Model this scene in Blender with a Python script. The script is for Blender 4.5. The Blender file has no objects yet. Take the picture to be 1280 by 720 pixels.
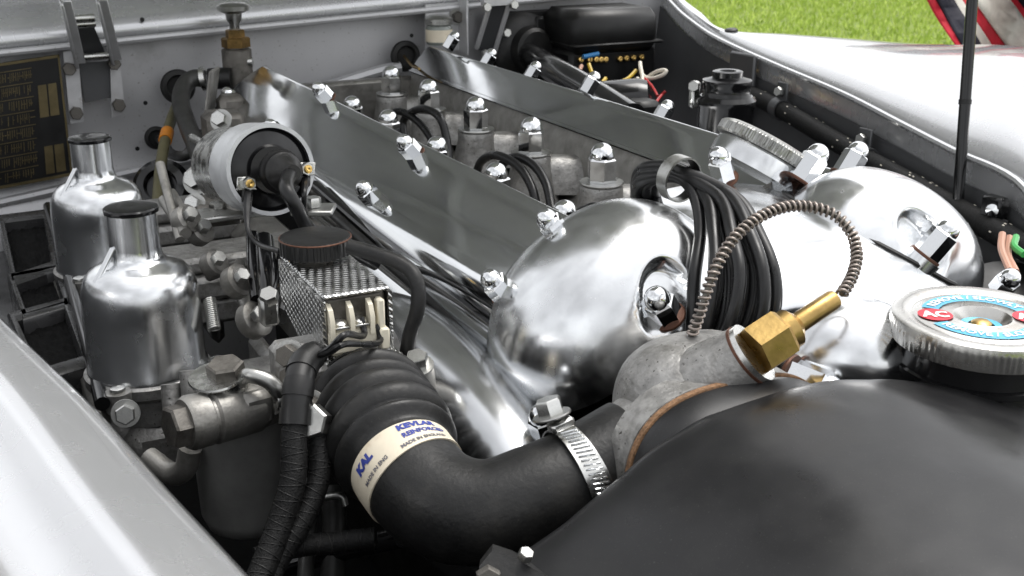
import bpy, bmesh, math, random
from mathutils import Vector as V, Matrix
import numpy as np

# ------------------------------------------------------------------ camera, sky, sun, exposure
sc = bpy.context.scene
COL = sc.collection
F = 1440.0
TH = math.radians(19.3)
PH = math.radians(26.7)
CAM = V((0, 0, 1.10))
hh = V((math.sin(PH), math.cos(PH), 0)); rr = V((math.cos(PH), -math.sin(PH), 0)); zz = V((0, 0, 1))
fw = hh*math.cos(TH) - zz*math.sin(TH); uu = zz*math.cos(TH) + hh*math.sin(TH)
cd = bpy.data.cameras.new('camera'); co = bpy.data.objects.new('camera', cd); COL.objects.link(co)
co.matrix_world = Matrix.Translation(CAM) @ Matrix((rr, uu, -fw)).transposed().to_4x4()
cd.sensor_width = 36; cd.lens = 36*F/1280; cd.clip_start = .01; cd.clip_end = 500
cd.dof.use_dof = True; cd.dof.focus_distance = .72; cd.dof.aperture_fstop = 28
sc.camera = co
SUN_EL = math.radians(68); SUN_AZ = math.radians(80)      # azimuth clockwise from +Y
w = bpy.data.worlds.new('World'); sc.world = w; w.use_nodes = True
nt = w.node_tree; nt.nodes.clear()
sky = nt.nodes.new('ShaderNodeTexSky'); sky.sky_type = 'NISHITA'; sky.sun_disc = False
sky.sun_elevation = SUN_EL; sky.sun_rotation = SUN_AZ; sky.air_density = 1.2; sky.dust_density = 4
hs = nt.nodes.new('ShaderNodeHueSaturation'); hs.inputs['Saturation'].default_value = .10
# broken cloud: soft noise multiplies the overcast sky
tcw = nt.nodes.new('ShaderNodeTexCoord'); nz = nt.nodes.new('ShaderNodeTexNoise')
nz.inputs['Scale'].default_value = 2.2; nz.inputs['Detail'].default_value = 5; nz.inputs['Roughness'].default_value = .55
mr = nt.nodes.new('ShaderNodeMapRange'); mr.inputs['From Min'].default_value = .35; mr.inputs['From Max'].default_value = .68
mr.inputs['To Min'].default_value = .72; mr.inputs['To Max'].default_value = 1.45
mu = nt.nodes.new('ShaderNodeMixRGB'); mu.blend_type = 'MULTIPLY'; mu.inputs[0].default_value = 1
bg = nt.nodes.new('ShaderNodeBackground'); bg.inputs['Strength'].default_value = .15
ow = nt.nodes.new('ShaderNodeOutputWorld')
nt.links.new(sky.outputs[0], hs.inputs['Color']); nt.links.new(tcw.outputs['Generated'], nz.inputs['Vector'])
nt.links.new(nz.outputs['Fac'], mr.inputs['Value']); nt.links.new(hs.outputs[0], mu.inputs[1])
nt.links.new(mr.outputs[0], mu.inputs[2]); nt.links.new(mu.outputs[0], bg.inputs['Color']); nt.links.new(bg.outputs[0], ow.inputs[0])
sd = bpy.data.lights.new('sun', 'SUN'); sd.energy = .7; sd.angle = math.radians(30); sd.color = (1, .96, .9)
so = bpy.data.objects.new('sun', sd); COL.objects.link(so)
sdir = V((math.sin(SUN_AZ)*math.cos(SUN_EL), math.cos(SUN_AZ)*math.cos(SUN_EL), math.sin(SUN_EL)))
so.rotation_euler = sdir.to_track_quat('Z', 'Y').to_euler()
sc.view_settings.view_transform = 'Standard'; sc.view_settings.look = 'None'
sc.view_settings.exposure = 0.9; sc.view_settings.gamma = 1
sc.view_settings.use_curve_mapping = False
try:
    sc.cycles.use_denoising = True
except Exception:
    pass

# ------------------------------------------------------------------ places worked out with the calibrated camera
def ray(px, py): return fw + rr*((px-640)/F) - uu*((py-360)/F)
def P(px, py, d): return CAM + ray(px, py)*d
def PZ(px, py, z): v = ray(px, py); return CAM + v*((z-CAM.z)/v.z)
def PX(px, py, x): v = ray(px, py); return CAM + v*((x-CAM.x)/v.x)
def PY(px, py, y): v = ray(px, py); return CAM + v*((y-CAM.y)/v.y)
def PPL(px, py, p0, n): v = ray(px, py); return CAM + v*((V(p0)-CAM).dot(V(n))/v.dot(V(n)))
R = math.radians
rnd = random.Random(5)

# ------------------------------------------------------------------ materials
MATS = {}
def M(name, col, metal=0., rough=.5, coat=0., var=.12, vs=30., bump=0., bs=300., rvar=.1, grime=None, gs=18., gt=(.5, .68), spec=.5, stretch=None, speck=None, ss=700.):
    m = bpy.data.materials.new(name); m.use_nodes = True
    n = m.node_tree.nodes; l = m.node_tree.links
    b = n['Principled BSDF']
    tc = n.new('ShaderNodeTexCoord'); vec = tc.outputs['Object']
    if stretch:
        mp = n.new('ShaderNodeMapping'); mp.inputs['Scale'].default_value = stretch; l.new(vec, mp.inputs[0]); vec = mp.outputs[0]
    nz = n.new('ShaderNodeTexNoise'); nz.inputs['Scale'].default_value = vs; nz.inputs['Detail'].default_value = 6; nz.inputs['Roughness'].default_value = .6
    l.new(vec, nz.inputs['Vector'])
    rp = n.new('ShaderNodeMapRange'); rp.inputs['From Min'].default_value = .3; rp.inputs['From Max'].default_value = .7
    rp.inputs['To Min'].default_value = 1-var; rp.inputs['To Max'].default_value = 1+var; l.new(nz.outputs['Fac'], rp.inputs['Value'])
    mx = n.new('ShaderNodeMixRGB'); mx.blend_type = 'MULTIPLY'; mx.inputs[0].default_value = 1
    mx.inputs[1].default_value = (*col, 1); l.new(rp.outputs[0], mx.inputs[2])
    out = mx.outputs[0]
    rr_ = n.new('ShaderNodeMapRange'); rr_.inputs['From Min'].default_value = .3; rr_.inputs['From Max'].default_value = .7
    rr_.inputs['To Min'].default_value = max(.02, rough-rvar); rr_.inputs['To Max'].default_value = min(1, rough+rvar)
    nz2 = n.new('ShaderNodeTexNoise'); nz2.inputs['Scale'].default_value = vs*1.7; nz2.inputs['Detail'].default_value = 8; l.new(vec, nz2.inputs['Vector'])
    l.new(nz2.outputs['Fac'], rr_.inputs['Value'])
    rout = rr_.outputs[0]
    if grime:
        ng = n.new('ShaderNodeTexNoise'); ng.inputs['Scale'].default_value = gs; ng.inputs['Detail'].default_value = 9; ng.inputs['Roughness'].default_value = .7
        l.new(tc.outputs['Object'], ng.inputs['Vector'])
        gr = n.new('ShaderNodeMapRange'); gr.inputs['From Min'].default_value = gt[0]; gr.inputs['From Max'].default_value = gt[1]
        gr.inputs['To Max'].default_value = .8; l.new(ng.outputs['Fac'], gr.inputs['Value'])
        gm = n.new('ShaderNodeMixRGB'); gm.inputs[2].default_value = (*grime, 1); l.new(gr.outputs[0], gm.inputs[0]); l.new(out, gm.inputs[1])
        out = gm.outputs[0]
    if speck:
        ns = n.new('ShaderNodeTexNoise'); ns.inputs['Scale'].default_value = ss; ns.inputs['Detail'].default_value = 2; l.new(tc.outputs['Object'], ns.inputs['Vector'])
        sr = n.new('ShaderNodeMapRange'); sr.inputs['From Min'].default_value = .66; sr.inputs['From Max'].default_value = .74; l.new(ns.outputs['Fac'], sr.inputs['Value'])
        sm = n.new('ShaderNodeMixRGB'); sm.inputs[2].default_value = (*speck, 1); l.new(sr.outputs[0], sm.inputs[0]); l.new(out, sm.inputs[1]); out = sm.outputs[0]
    l.new(out, b.inputs['Base Color']); l.new(rout, b.inputs['Roughness'])
    b.inputs['Metallic'].default_value = metal; b.inputs['Specular IOR Level'].default_value = spec
    b.inputs['Coat Weight'].default_value = coat; b.inputs['Coat Roughness'].default_value = .06
    if bump:
        nb = n.new('ShaderNodeTexNoise'); nb.inputs['Scale'].default_value = bs; nb.inputs['Detail'].default_value = 4; l.new(vec, nb.inputs['Vector'])
        bp = n.new('ShaderNodeBump'); bp.inputs['Strength'].default_value = bump; bp.inputs['Distance'].default_value = .001
        l.new(nb.outputs['Fac'], bp.inputs['Height']); l.new(bp.outputs[0], b.inputs['Normal'])
    MATS[name] = m
    return m
M('polished', (.66, .67, .68), 1, .085, var=.10, vs=14, bump=.14, bs=22, rvar=.05, stretch=(1, .45, 1))
M('polished_soft', (.56, .57, .58), 1, .22, var=.10, vs=14, bump=.12, bs=30, rvar=.06)
M('polished_bright', (.74, .75, .76), 1, .21, var=.10, vs=34, bump=.14, bs=40, rvar=.09)
M('chrome', (.74, .75, .76), 1, .06, var=.05, rvar=.03)
M('zinc', (.40, .40, .385), 1, .34, var=.2, vs=90, bump=.1, rvar=.1, grime=(.12, .1, .08), gs=120, gt=(.55, .75))
M('zinc_bright', (.58, .58, .56), 1, .27, var=.15, vs=90, bump=.06, rvar=.1, grime=(.2, .18, .15), gs=120, gt=(.58, .8))
M('cast', (.27, .262, .245), .75, .46, var=.22, vs=60, bump=.22, bs=600, rvar=.12, grime=(.05, .045, .035), gs=26, gt=(.50, .72))
M('cast_clean', (.30, .295, .285), .7, .5, var=.30, vs=110, bump=.55, bs=330, rvar=.1, grime=(.085, .08, .065), gs=42, gt=(.52, .74), speck=(.05, .045, .04), ss=500)
M('cast_dirty', (.17, .16, .145), .7, .48, var=.25, vs=50, bump=.25, bs=600, rvar=.1, grime=(.03, .026, .02), gs=34, gt=(.45, .66))
M('silver_paint', (.56, .565, .575), .66, .27, coat=1., var=.015, vs=25, rvar=.02)
M('silver_dull', (.50, .50, .51), .35, .38, coat=.15, var=.06, vs=9, bump=.05, bs=60, rvar=.06, grime=(.24, .23, .22), gs=7, gt=(.58, .8), speck=(.33, .32, .31), ss=260)
M('shaded_dark_silver', (.085, .087, .091), .35, .44, var=.10, vs=8, bump=.05, bs=90, rvar=.06)  # silver paint with the bay's shade put into its colour; also dark grey fittings
M('bonnet_under', (.50, .50, .51), .3, .35, coat=.2, var=.10, vs=5, bump=.05, bs=30)
M('bowl_grey', (.34, .34, .33), .5, .42, var=.2, vs=30, bump=.12, bs=400)
M('bell_alloy', (.70, .71, .72), 1, .22, var=.10, vs=30, bump=.05, bs=50, rvar=.08)
M('hinge_metal', (.58, .58, .59), .5, .38, var=.12, vs=40, bump=.08, rvar=.1, grime=(.2, .18, .14), gs=40, gt=(.6, .75))
M('black_gloss', (.006, .006, .0065), 0, .15, var=.2, rvar=.06, bump=.03, bs=120, spec=.45)
M('black_paint', (.010, .010, .0108), 0, .33, var=.2, vs=14, bump=.12, bs=60, rvar=.08, grime=(.022, .022, .0215), gs=24, gt=(.48, .85), spec=.36, speck=(.04, .04, .038), ss=1300)
M('black_satin', (.010, .010, .010), 0, .40, var=.3, vs=30, bump=.1, bs=200, spec=.35)
M('rubber', (.011, .011, .011), 0, .45, var=.3, vs=40, bump=.25, bs=330, grime=(.036, .034, .030), gs=38, gt=(.48, .85), spec=.35, speck=(.035, .034, .03), ss=1100)
M('rubber_grey', (.035, .035, .033), 0, .45, var=.2, vs=40, bump=.15, bs=500)
M('lead_black', (.008, .008, .0085), 0, .34, var=.3, vs=60, rvar=.1, grime=(.025, .025, .025), gs=60, gt=(.55, .9), spec=.4)
M('loom', (.008, .008, .008), 0, .6, var=.4, vs=300, bump=.5, bs=900, spec=.25)
M('brass', (.40, .27, .10), 1, .36, var=.25, vs=60, bump=.15, rvar=.1, grime=(.15, .095, .045), gs=70, gt=(.52, .78))
M('brass_old', (.20, .125, .045), .9, .45, var=.3, vs=90, bump=.15, grime=(.06, .045, .02), gs=70, gt=(.48, .7))
M('brass_screw', (.72, .48, .16), 1, .25)
M('copper', (.10, .045, .028), .6, .5, var=.3, vs=200)
M('cork', (.20, .11, .055), 0, .85, var=.5, vs=500, bump=.8, bs=900)
M('cream', (.72, .67, .54), 0, .45, var=.12, vs=60, grime=(.25, .2, .13), gs=60, gt=(.58, .8))
M('olive', (.11, .10, .05), 0, .5, var=.2)
M('orange', (.62, .22, .02), 0, .5)
M('white_plastic', (.50, .50, .47), 0, .4, var=.1)
M('grey_strap', (.48, .49, .50), .35, .38, var=.15, vs=30, bump=.05, grime=(.2, .19, .18), gs=40, gt=(.55, .8))
M('frame_black', (.035, .035, .036), 0, .28, var=.2, vs=40, spec=.6)
M('foam', (.004, .004, .004), 0, .95, var=.6, vs=500, bump=1., bs=700, spec=.15)
M('block', (.012, .012, .012), .1, .6, var=.5, vs=20, bump=.3, bs=120, spec=.3)
M('blue_wire', (.05, .25, .55), 0, .4); M('red_wire', (.4, .02, .02), 0, .4); M('yellow_wire', (.5, .34, .03), 0, .4)
M('white_wire', (.6, .56, .48), 0, .5); M('green_wire', (.05, .35, .08), 0, .4); M('pink_wire', (.5, .28, .2), 0, .5)
M('steel_coil', (.34, .295, .265), .85, .42, var=.35, vs=120)
M('spring', (.5, .5, .48), 1, .35)
M('red_print', (.62, .02, .04), .1, .35, var=.08); M('blue_print', (.10, .42, .62), .1, .38, var=.12); M('white_print', (.78, .78, .75), .1, .4)
M('tin', (.52, .51, .485), .95, .28, var=.18, vs=40, bump=.08, rvar=.1, grime=(.26, .19, .12), gs=30, gt=(.54, .76))
M('label_paper', (.68, .61, .48), 0, .6, var=.1, vs=60, grime=(.42, .3, .15), gs=50, gt=(.55, .8))
M('navy_print', (.03, .05, .28), 0, .5, var=.3, vs=200); M('grey_print', (.1, .1, .12), 0, .6, var=.4, vs=200)
M('cloth_red', (.5, .012, .03), 0, .8, bump=.3, bs=700); M('cloth_white', (.62, .60, .54), 0, .8, bump=.3, bs=700); M('cloth_navy', (.012, .013, .025), 0, .8, bump=.3, bs=700)
M('plate_black', (.012, .012, .012), .2, .4); M('plate_gold', (.15, .12, .06), .6, .45, var=.3)
M('glass', (.2, .22, .2), 0, .08, coat=.5)

def tread_material():
    # diamond tread pressed into bright sheet
    m = M('tread', (.60, .60, .59), 1, .26, var=.12, vs=40)
    n = m.node_tree.nodes; l = m.node_tree.links; b = n['Principled BSDF']
    tc = n.new('ShaderNodeTexCoord'); hts = []
    for ang in (40, -40):
        mp = n.new('ShaderNodeMapping'); mp.inputs['Rotation'].default_value = (R(ang), R(ang*.9), R(ang)); l.new(tc.outputs['Object'], mp.inputs[0])
        wv = n.new('ShaderNodeTexWave'); wv.inputs['Scale'].default_value = 95; wv.inputs['Distortion'].default_value = .6; l.new(mp.outputs[0], wv.inputs['Vector']); hts.append(wv.outputs['Fac'])
    mxx = n.new('ShaderNodeMath'); mxx.operation = 'MAXIMUM'; l.new(hts[0], mxx.inputs[0]); l.new(hts[1], mxx.inputs[1])
    bp = n.new('ShaderNodeBump'); bp.inputs['Strength'].default_value = 1.; bp.inputs['Distance'].default_value = .0007; l.new(mxx.outputs[0], bp.inputs['Height'])
    l.new(bp.outputs[0], b.inputs['Normal'])
tread_material()

# ------------------------------------------------------------------ mesh helpers
def frame(axis, hint=(0, 0, 1)):
    a = V(axis).normalized(); h_ = V(hint)
    if abs(a.dot(h_.normalized())) > .97: h_ = V((1, 0, 0)) if abs(a.x) < .9 else V((0, 1, 0))
    x = h_.cross(a).normalized(); y = a.cross(x)
    return x, y, a
def catmull(pts, n=8):
    pts = [V(p) for p in pts]
    if len(pts) < 3: return [pts[0].lerp(pts[-1], i/n) for i in range(n+1)]
    q = [pts[0]*2-pts[1]] + pts + [pts[-1]*2-pts[-2]]; out = []
    for i in range(1, len(q)-2):
        p0, p1, p2, p3 = q[i-1:i+3]
        for k in range(n):
            t = k/n
            out.append(.5*((2*p1)+(p2-p0)*t+(2*p0-5*p1+4*p2-p3)*t*t+(3*p1-p0-3*p2+p3)*t**3))
    out.append(pts[-1]); return out
class Path:
    def __init__(s, pts, n=8):
        s.p = catmull(pts, n); s.n = len(s.p); s.fr = []
        x = None
        s.L = [0]
        for i in range(1, s.n): s.L.append(s.L[-1]+(s.p[i]-s.p[i-1]).length)
        for i in range(s.n):
            t = (s.p[min(i+1, s.n-1)]-s.p[max(i-1, 0)]).normalized()
            if x is None: x = frame(t)[0]
            x = (x - t*x.dot(t)).normalized(); s.fr.append((x, t.cross(x), t))
    def at(s, d):
        d = max(0, min(s.L[-1], d)); i = 0
        while i < s.n-2 and s.L[i+1] < d: i += 1
        k = (d-s.L[i])/max(1e-9, s.L[i+1]-s.L[i])
        f0, f1 = s.fr[i], s.fr[i+1]
        return s.p[i].lerp(s.p[i+1], k), [f0[j].lerp(f1[j], k).normalized() for j in range(3)]
    def near(s, q):
        return min(range(s.n), key=lambda i: (s.p[i]-V(q)).length)
class G:
    def __init__(s): s.v = []; s.f = []
    def add(s, v, f):
        o = len(s.v); s.v += [V(p) for p in v]; s.f += [tuple(i+o for i in q) for q in f]; return s
    def box(s, c, size, rot=None, b=.0):
        c = V(c); a = [x/2 for x in size]; b = min(b, min(a)*.9)
        X, Y, Z = rot if rot else (V((1, 0, 0)), V((0, 1, 0)), V((0, 0, 1)))
        def W(x, y, z): return c+X*x+Y*y+Z*z
        if b <= 0:
            vs = [W(i*a[0], j*a[1], k*a[2]) for i in (-1, 1) for j in (-1, 1) for k in (-1, 1)]
            return s.add(vs, [(0, 1, 3, 2), (4, 6, 7, 5), (0, 4, 5, 1), (2, 3, 7, 6), (0, 2, 6, 4), (1, 5, 7, 3)])
        vs = []; ix = {}
        for i in (-1, 1):
            for j in (-1, 1):
                for k in (-1, 1):
                    for ax in range(3):
                        q = [i*(a[0]-b), j*(a[1]-b), k*(a[2]-b)]; q[ax] = (i, j, k)[ax]*a[ax]
                        ix[(i, j, k, ax)] = len(vs); vs.append(W(*q))
        fs = []
        for ax in range(3):
            o1, o2 = [t for t in range(3) if t != ax]
            for sg in (-1, 1):
                cs = []
                for p, q in ((-1, -1), (1, -1), (1, 1), (-1, 1)):
                    key = [0, 0, 0]; key[ax] = sg; key[o1] = p; key[o2] = q; cs.append(ix[(*key, ax)])
                fs.append(tuple(cs))
        for ax in range(3):
            o1, o2 = [t for t in range(3) if t != ax]
            for p in (-1, 1):
                for q in (-1, 1):
                    k0 = [0, 0, 0]; k0[ax] = -1; k0[o1] = p; k0[o2] = q; k1 = list(k0); k1[ax] = 1
                    fs.append((ix[(*k0, o1)], ix[(*k1, o1)], ix[(*k1, o2)], ix[(*k0, o2)]))
        for i in (-1, 1):
            for j in (-1, 1):
                for k in (-1, 1): fs.append(tuple(ix[(i, j, k, ax)] for ax in range(3)))
        return s.add(vs, fs)
    def lathe(s, prof, base, axis=(0, 0, 1), seg=32, cap=True, rfun=None, hint=(0, 0, 1)):
        x, y, a = frame(axis, hint); base = V(base); vs = []; fs = []; n = len(prof)
        for k in range(seg):
            t = 2*math.pi*k/seg; d = x*math.cos(t)+y*math.sin(t)
            for i, (r_, h_) in enumerate(prof):
                vs.append(base+d*(r_*(rfun(t, i) if rfun else 1))+a*h_)
        for k in range(seg):
            k2 = (k+1) % seg
            for i in range(n-1): fs.append((k*n+i, k2*n+i, k2*n+i+1, k*n+i+1))
        if cap:
            if prof[0][0] > 1e-6: fs.append(tuple(k*n for k in range(seg))[::-1])
            if prof[-1][0] > 1e-6: fs.append(tuple(k*n+n-1 for k in range(seg)))
        return s.add(vs, fs)
    def cyl(s, p0, p1, r0, r1=None, seg=20, cap=True):
        p0 = V(p0); p1 = V(p1); return s.lathe([(r0, 0), (r1 if r1 is not None else r0, (p1-p0).length)], p0, p1-p0, seg, cap)
    def hexa(s, base, axis, af, h_, ch=.12, roll=0):
        r_ = af/math.sqrt(3); x, y, a = frame(axis); base = V(base); vs = []; fs = []
        for (rm, hp) in ((1, 0), (1, h_*(1-ch)), (.88, h_)):
            for k in range(6):
                t = roll+k*math.pi/3; vs.append(base+(x*math.cos(t)+y*math.sin(t))*r_*rm+a*hp)
        for lv in range(2):
            for k in range(6): k2 = (k+1) % 6; fs.append((lv*6+k, lv*6+k2, lv*6+6+k2, lv*6+6+k))
        fs.append(tuple(range(12, 18))); fs.append(tuple(range(5, -1, -1)))
        return s.add(vs, fs)
    def tube(s, path, r_, seg=10, n=8, cap=True):
        if not isinstance(path, Path): path = Path(path, n)
        vs = []; fs = []; m = path.n
        for i in range(m):
            rad = r_(path.L[i]/path.L[-1]) if callable(r_) else r_
            x, y, t = path.fr[i]
            for k in range(seg):
                a = 2*math.pi*k/seg; vs.append(path.p[i]+x*(rad*math.cos(a))+y*(rad*math.sin(a)))
        for i in range(m-1):
            for k in range(seg): k2 = (k+1) % seg; fs.append((i*seg+k, i*seg+k2, (i+1)*seg+k2, (i+1)*seg+k))
        if cap: fs.append(tuple(range(seg))[::-1]); fs.append(tuple((m-1)*seg+k for k in range(seg)))
        return s.add(vs, fs)
    def band(s, path, d0, d1, r_, th, seg=40, a0=0, a1=2*math.pi, n=3):
        # a strap round a path
        vs = []; fs = []; full = abs(a1-a0-2*math.pi) < 1e-6; K = seg if full else seg+1
        prof = [(d0+(d1-d0)*i/n, r_) for i in range(n+1)] + [(d0+(d1-d0)*(n-i)/n, r_+th) for i in range(n+1)]
        prof = prof[n+1:]+prof[:n+1]; m = len(prof)
        for k in range(K):
            a = a0+(a1-a0)*k/seg
            for d, q in prof:
                c, (x, y, t) = path.at(d); vs.append(c+(x*math.cos(a)+y*math.sin(a))*q)
        for k in range(seg):
            k2 = (k+1) % K
            for i in range(m): i2 = (i+1) % m; fs.append((k*m+i, k2*m+i, k2*m+i2, k*m+i2))
        if not full: fs.append(tuple(range(m))); fs.append(tuple(seg*m+i for i in range(m))[::-1])
        return s.add(vs, fs)
    def grid(s, fn, nu, nv, cu=False):
        vs = [fn(i/(nu if cu else nu-1) if cu else i/(nu-1), j/(nv-1)) for i in range(nu) for j in range(nv)]; fs = []
        for i in range(nu if cu else nu-1):
            i2 = (i+1) % nu
            for j in range(nv-1): fs.append((i*nv+j, i2*nv+j, i2*nv+j+1, i*nv+j+1))
        return s.add(vs, fs)
    def prism(s, poly, depth, b=0):
        # poly: list of world points in one plane, depth: vector
        n = len(poly); d = V(depth); poly = [V(p) for p in poly]
        return s.add(poly+[p+d for p in poly], [tuple(range(n))[::-1], tuple(range(n, 2*n))]+[(i, (i+1) % n, n+(i+1) % n, n+i) for i in range(n)])
    def mesh(s, name, org=(0, 0, 0), angle=38, weld=False):
        me = bpy.data.meshes.new(name); o = V(org)
        me.from_pydata([p-o for p in s.v], [], s.f)
        bm = bmesh.new(); bm.from_mesh(me)
        if weld: bmesh.ops.remove_doubles(bm, verts=bm.verts, dist=1e-6)
        bmesh.ops.recalc_face_normals(bm, faces=bm.faces); bm.to_mesh(me); bm.free()
        me.shade_smooth()
        if angle: me.set_sharp_from_angle(angle=R(angle))
        return me
ORG = {}
def thing(name, label, cat, loc, group=None):
    o = bpy.data.objects.new(name, None); COL.objects.link(o); o.location = V(loc); o.empty_display_size = .02
    ORG[o.name] = V(loc); o['label'] = label; o['category'] = cat
    if group: o['group'] = group
    return o
def part(name, g, mat, parent, angle=38, label=None, kind=None):
    org = ORG[parent.name]
    me = g.mesh(name, org, angle) if isinstance(g, G) else g
    me.materials.append(MATS[mat]) if not me.materials else None
    o = bpy.data.objects.new(name, me); COL.objects.link(o); o.parent = parent; ORG[o.name] = org
    if label: o['label'] = label
    if kind: o['kind'] = kind
    return o
def solo(name, g, mat, label, cat, group=None, angle=38, kind=None):
    lo = [min(p[i] for p in g.v) for i in range(3)]; hi = [max(p[i] for p in g.v) for i in range(3)]
    org = V(((lo[0]+hi[0])/2, (lo[1]+hi[1])/2, lo[2]))
    me = g.mesh(name, org, angle); me.materials.append(MATS[mat])
    o = bpy.data.objects.new(name, me); COL.objects.link(o); o.location = org; ORG[o.name] = org
    o['label'] = label
    if kind: o['kind'] = kind
    else: o['category'] = cat
    if group: o['group'] = group
    return o
def inst(name, me, parent, loc, axis=(0, 0, 1), scale=1., roll=0., hint=(0, 0, 1)):
    o = bpy.data.objects.new(name, me); COL.objects.link(o); o.parent = parent
    x, y, a = frame(axis, hint)
    m = Matrix((x, y, a)).transposed() @ Matrix.Rotation(roll, 3, 'Z')
    o.matrix_local = Matrix.Translation(V(loc)-ORG[parent.name]) @ m.to_4x4() @ Matrix.Diagonal((scale, scale, scale, 1))
    ORG[o.name] = V(loc); o['_l'] = 1; del o['_l']
    return o
def sub(name, me, parent):          # a sub-part sharing the frame of an instanced part
    o = bpy.data.objects.new(name, me); COL.objects.link(o); o.parent = parent; return o
# shared fasteners, unit size across flats = 1
def shared(name, g, mat, angle=30):
    me = g.mesh(name, (0, 0, 0), angle); me.materials.append(MATS[mat]); return me
g = G().hexa((0, 0, 0), (0, 0, 1), 1, .92, .08)
g.lathe([(.47, .90), (.475, 1.0), (.46, 1.12), (.41, 1.26), (.32, 1.38), (.2, 1.46), (.08, 1.495), (0, 1.5)], (0, 0, 0), (0, 0, 1), 20, False)
ACORN = shared('acorn_nut', g, 'chrome')
g = G().hexa((0, 0, 0), (0, 0, 1), 1, 1.15, .06)
g.lathe([(.47, 1.13), (.475, 1.2), (.46, 1.32), (.41, 1.46), (.32, 1.58), (.2, 1.66), (.08, 1.695), (0, 1.7)], (0, 0, 0), (0, 0, 1), 20, False)
ACORN_TALL = shared('acorn_nut_tall', g, 'chrome')
WASHER_CU = shared('copper_washer', G().lathe([(.3, -.12), (.64, -.12), (.66, -.06), (.64, 0), (.3, 0)], (0, 0, 0), (0, 0, 1), 20, False), 'copper')
WASHER = shared('washer', G().lathe([(.3, -.12), (.8, -.12), (.82, -.06), (.8, 0), (.3, 0)], (0, 0, 0), (0, 0, 1), 22, False), 'zinc')
HEXBOLT = shared('hex_bolt', G().hexa((0, 0, 0), (0, 0, 1), 1, .65, .16), 'zinc')
HEXBOLT_B = shared('hex_bolt_bright', G().hexa((0, 0, 0), (0, 0, 1), 1, .65, .16), 'zinc_bright')
HEXBOLT_D = shared('hex_bolt_dull', G().hexa((0, 0, 0), (0, 0, 1), 1, .65, .16), 'cast_dirty')
gs_ = G().lathe([(0, .36), (.25, .35), (.45, .26), (.5, .1), (.5, 0)], (0, 0, 0), (0, 0, 1), 16, False)
SCREW = shared('screw', gs_, 'zinc_bright'); SCREW_BR = shared('brass_terminal', G().lathe([(.5, 0), (.5, .4), (.42, .5), (.2, .52), (0, .4)], (0, 0, 0), (0, 0, 1), 14, False), 'brass_screw')
def nut(parent, loc, axis, af, tall=False, washer='cu', roll=0.):
    n_ = inst('acorn_nut', ACORN_TALL if tall else ACORN, parent, loc, axis, af, roll)
    if washer: sub('washer', WASHER_CU if washer == 'cu' else WASHER, n_)
    return n_
def bolt(parent, loc, axis, af, me=None, washer=True, roll=0.):
    n_ = inst('bolt', me or HEXBOLT, parent, loc, axis, af, roll)
    if washer: sub('washer', WASHER, n_)
    return n_
def text_geo(s, size, bold=.0):
    cu = bpy.data.curves.new('t', 'FONT'); cu.body = s; cu.size = size; cu.align_x = 'CENTER'; cu.align_y = 'CENTER'; cu.offset = bold; cu.resolution_u = 2
    ob = bpy.data.objects.new('t', cu); COL.objects.link(ob)
    dg = bpy.context.evaluated_depsgraph_get(); me = ob.evaluated_get(dg).to_mesh()
    vs = [v.co.copy() for v in me.vertices]; fs = [tuple(p.vertices) for p in me.polygons]
    ob.evaluated_get(dg).to_mesh_clear(); bpy.data.objects.remove(ob); bpy.data.curves.remove(cu)
    return vs, fs
def smooth(a, b, x):
    t = max(0, min(1, (x-a)/(b-a))); return t*t*(3-2*t)

# ------------------------------------------------------------------ the ground
def grass_mat(name, c0, c1, c2, sc_):
    m = bpy.data.materials.new(name); m.use_nodes = True; n = m.node_tree.nodes; l = m.node_tree.links; b = n['Principled BSDF']
    tc = n.new('ShaderNodeTexCoord'); nz = n.new('ShaderNodeTexNoise'); nz.inputs['Scale'].default_value = sc_; nz.inputs['Detail'].default_value = 8; nz.inputs['Roughness'].default_value = .7
    cr = n.new('ShaderNodeValToRGB'); cr.color_ramp.elements[0].position = .32; cr.color_ramp.elements[0].color = (*c0, 1)
    cr.color_ramp.elements[1].position = .68; cr.color_ramp.elements[1].color = (*c2, 1); e = cr.color_ramp.elements.new(.5); e.color = (*c1, 1)
    l.new(tc.outputs['Object'], nz.inputs['Vector']); l.new(nz.outputs['Fac'], cr.inputs[0]); l.new(cr.outputs[0], b.inputs['Base Color'])
    b.inputs['Roughness'].default_value = .75; b.inputs['Specular IOR Level'].default_value = .2
    MATS[name] = m
grass_mat('lawn', (.10, .15, .025), (.15, .20, .035), (.20, .25, .055), 5)
grass_mat('blades', (.24, .36, .055), (.42, .55, .10), (.60, .68, .2), 7)
g = G(); S = 220
g.add([(-S, -S, 0), (S, -S, 0), (S, S, 0), (-S, S, 0)], [(0, 1, 2, 3)])
me = g.mesh('ground'); me.materials.append(MATS['lawn']); o = bpy.data.objects.new('ground', me); COL.objects.link(o); o['kind'] = 'structure'; o['label'] = 'mown green lawn round the parked car'
m = M('pale_bounce', (.27, .26, .245), 0, .9, var=.4, vs=60, bump=.6, bs=200)
g = G(); g.lathe([(4.6, .004), (0, .004)], (.4, .4, 0), (0, 0, 1), 64, False); me = g.mesh('bounce_disc'); me.materials.append(MATS['pale_bounce'])  # unseen pale disc, added so bounce and reflections stay neutral instead of green
o = bpy.data.objects.new('bounce_disc', me); COL.objects.link(o); o['kind'] = 'structure'; o['label'] = 'unseen pale disc added round the car for neutral bounce light'
g = G(); rg = np.random.default_rng(3); vs = []; fs = []
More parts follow.
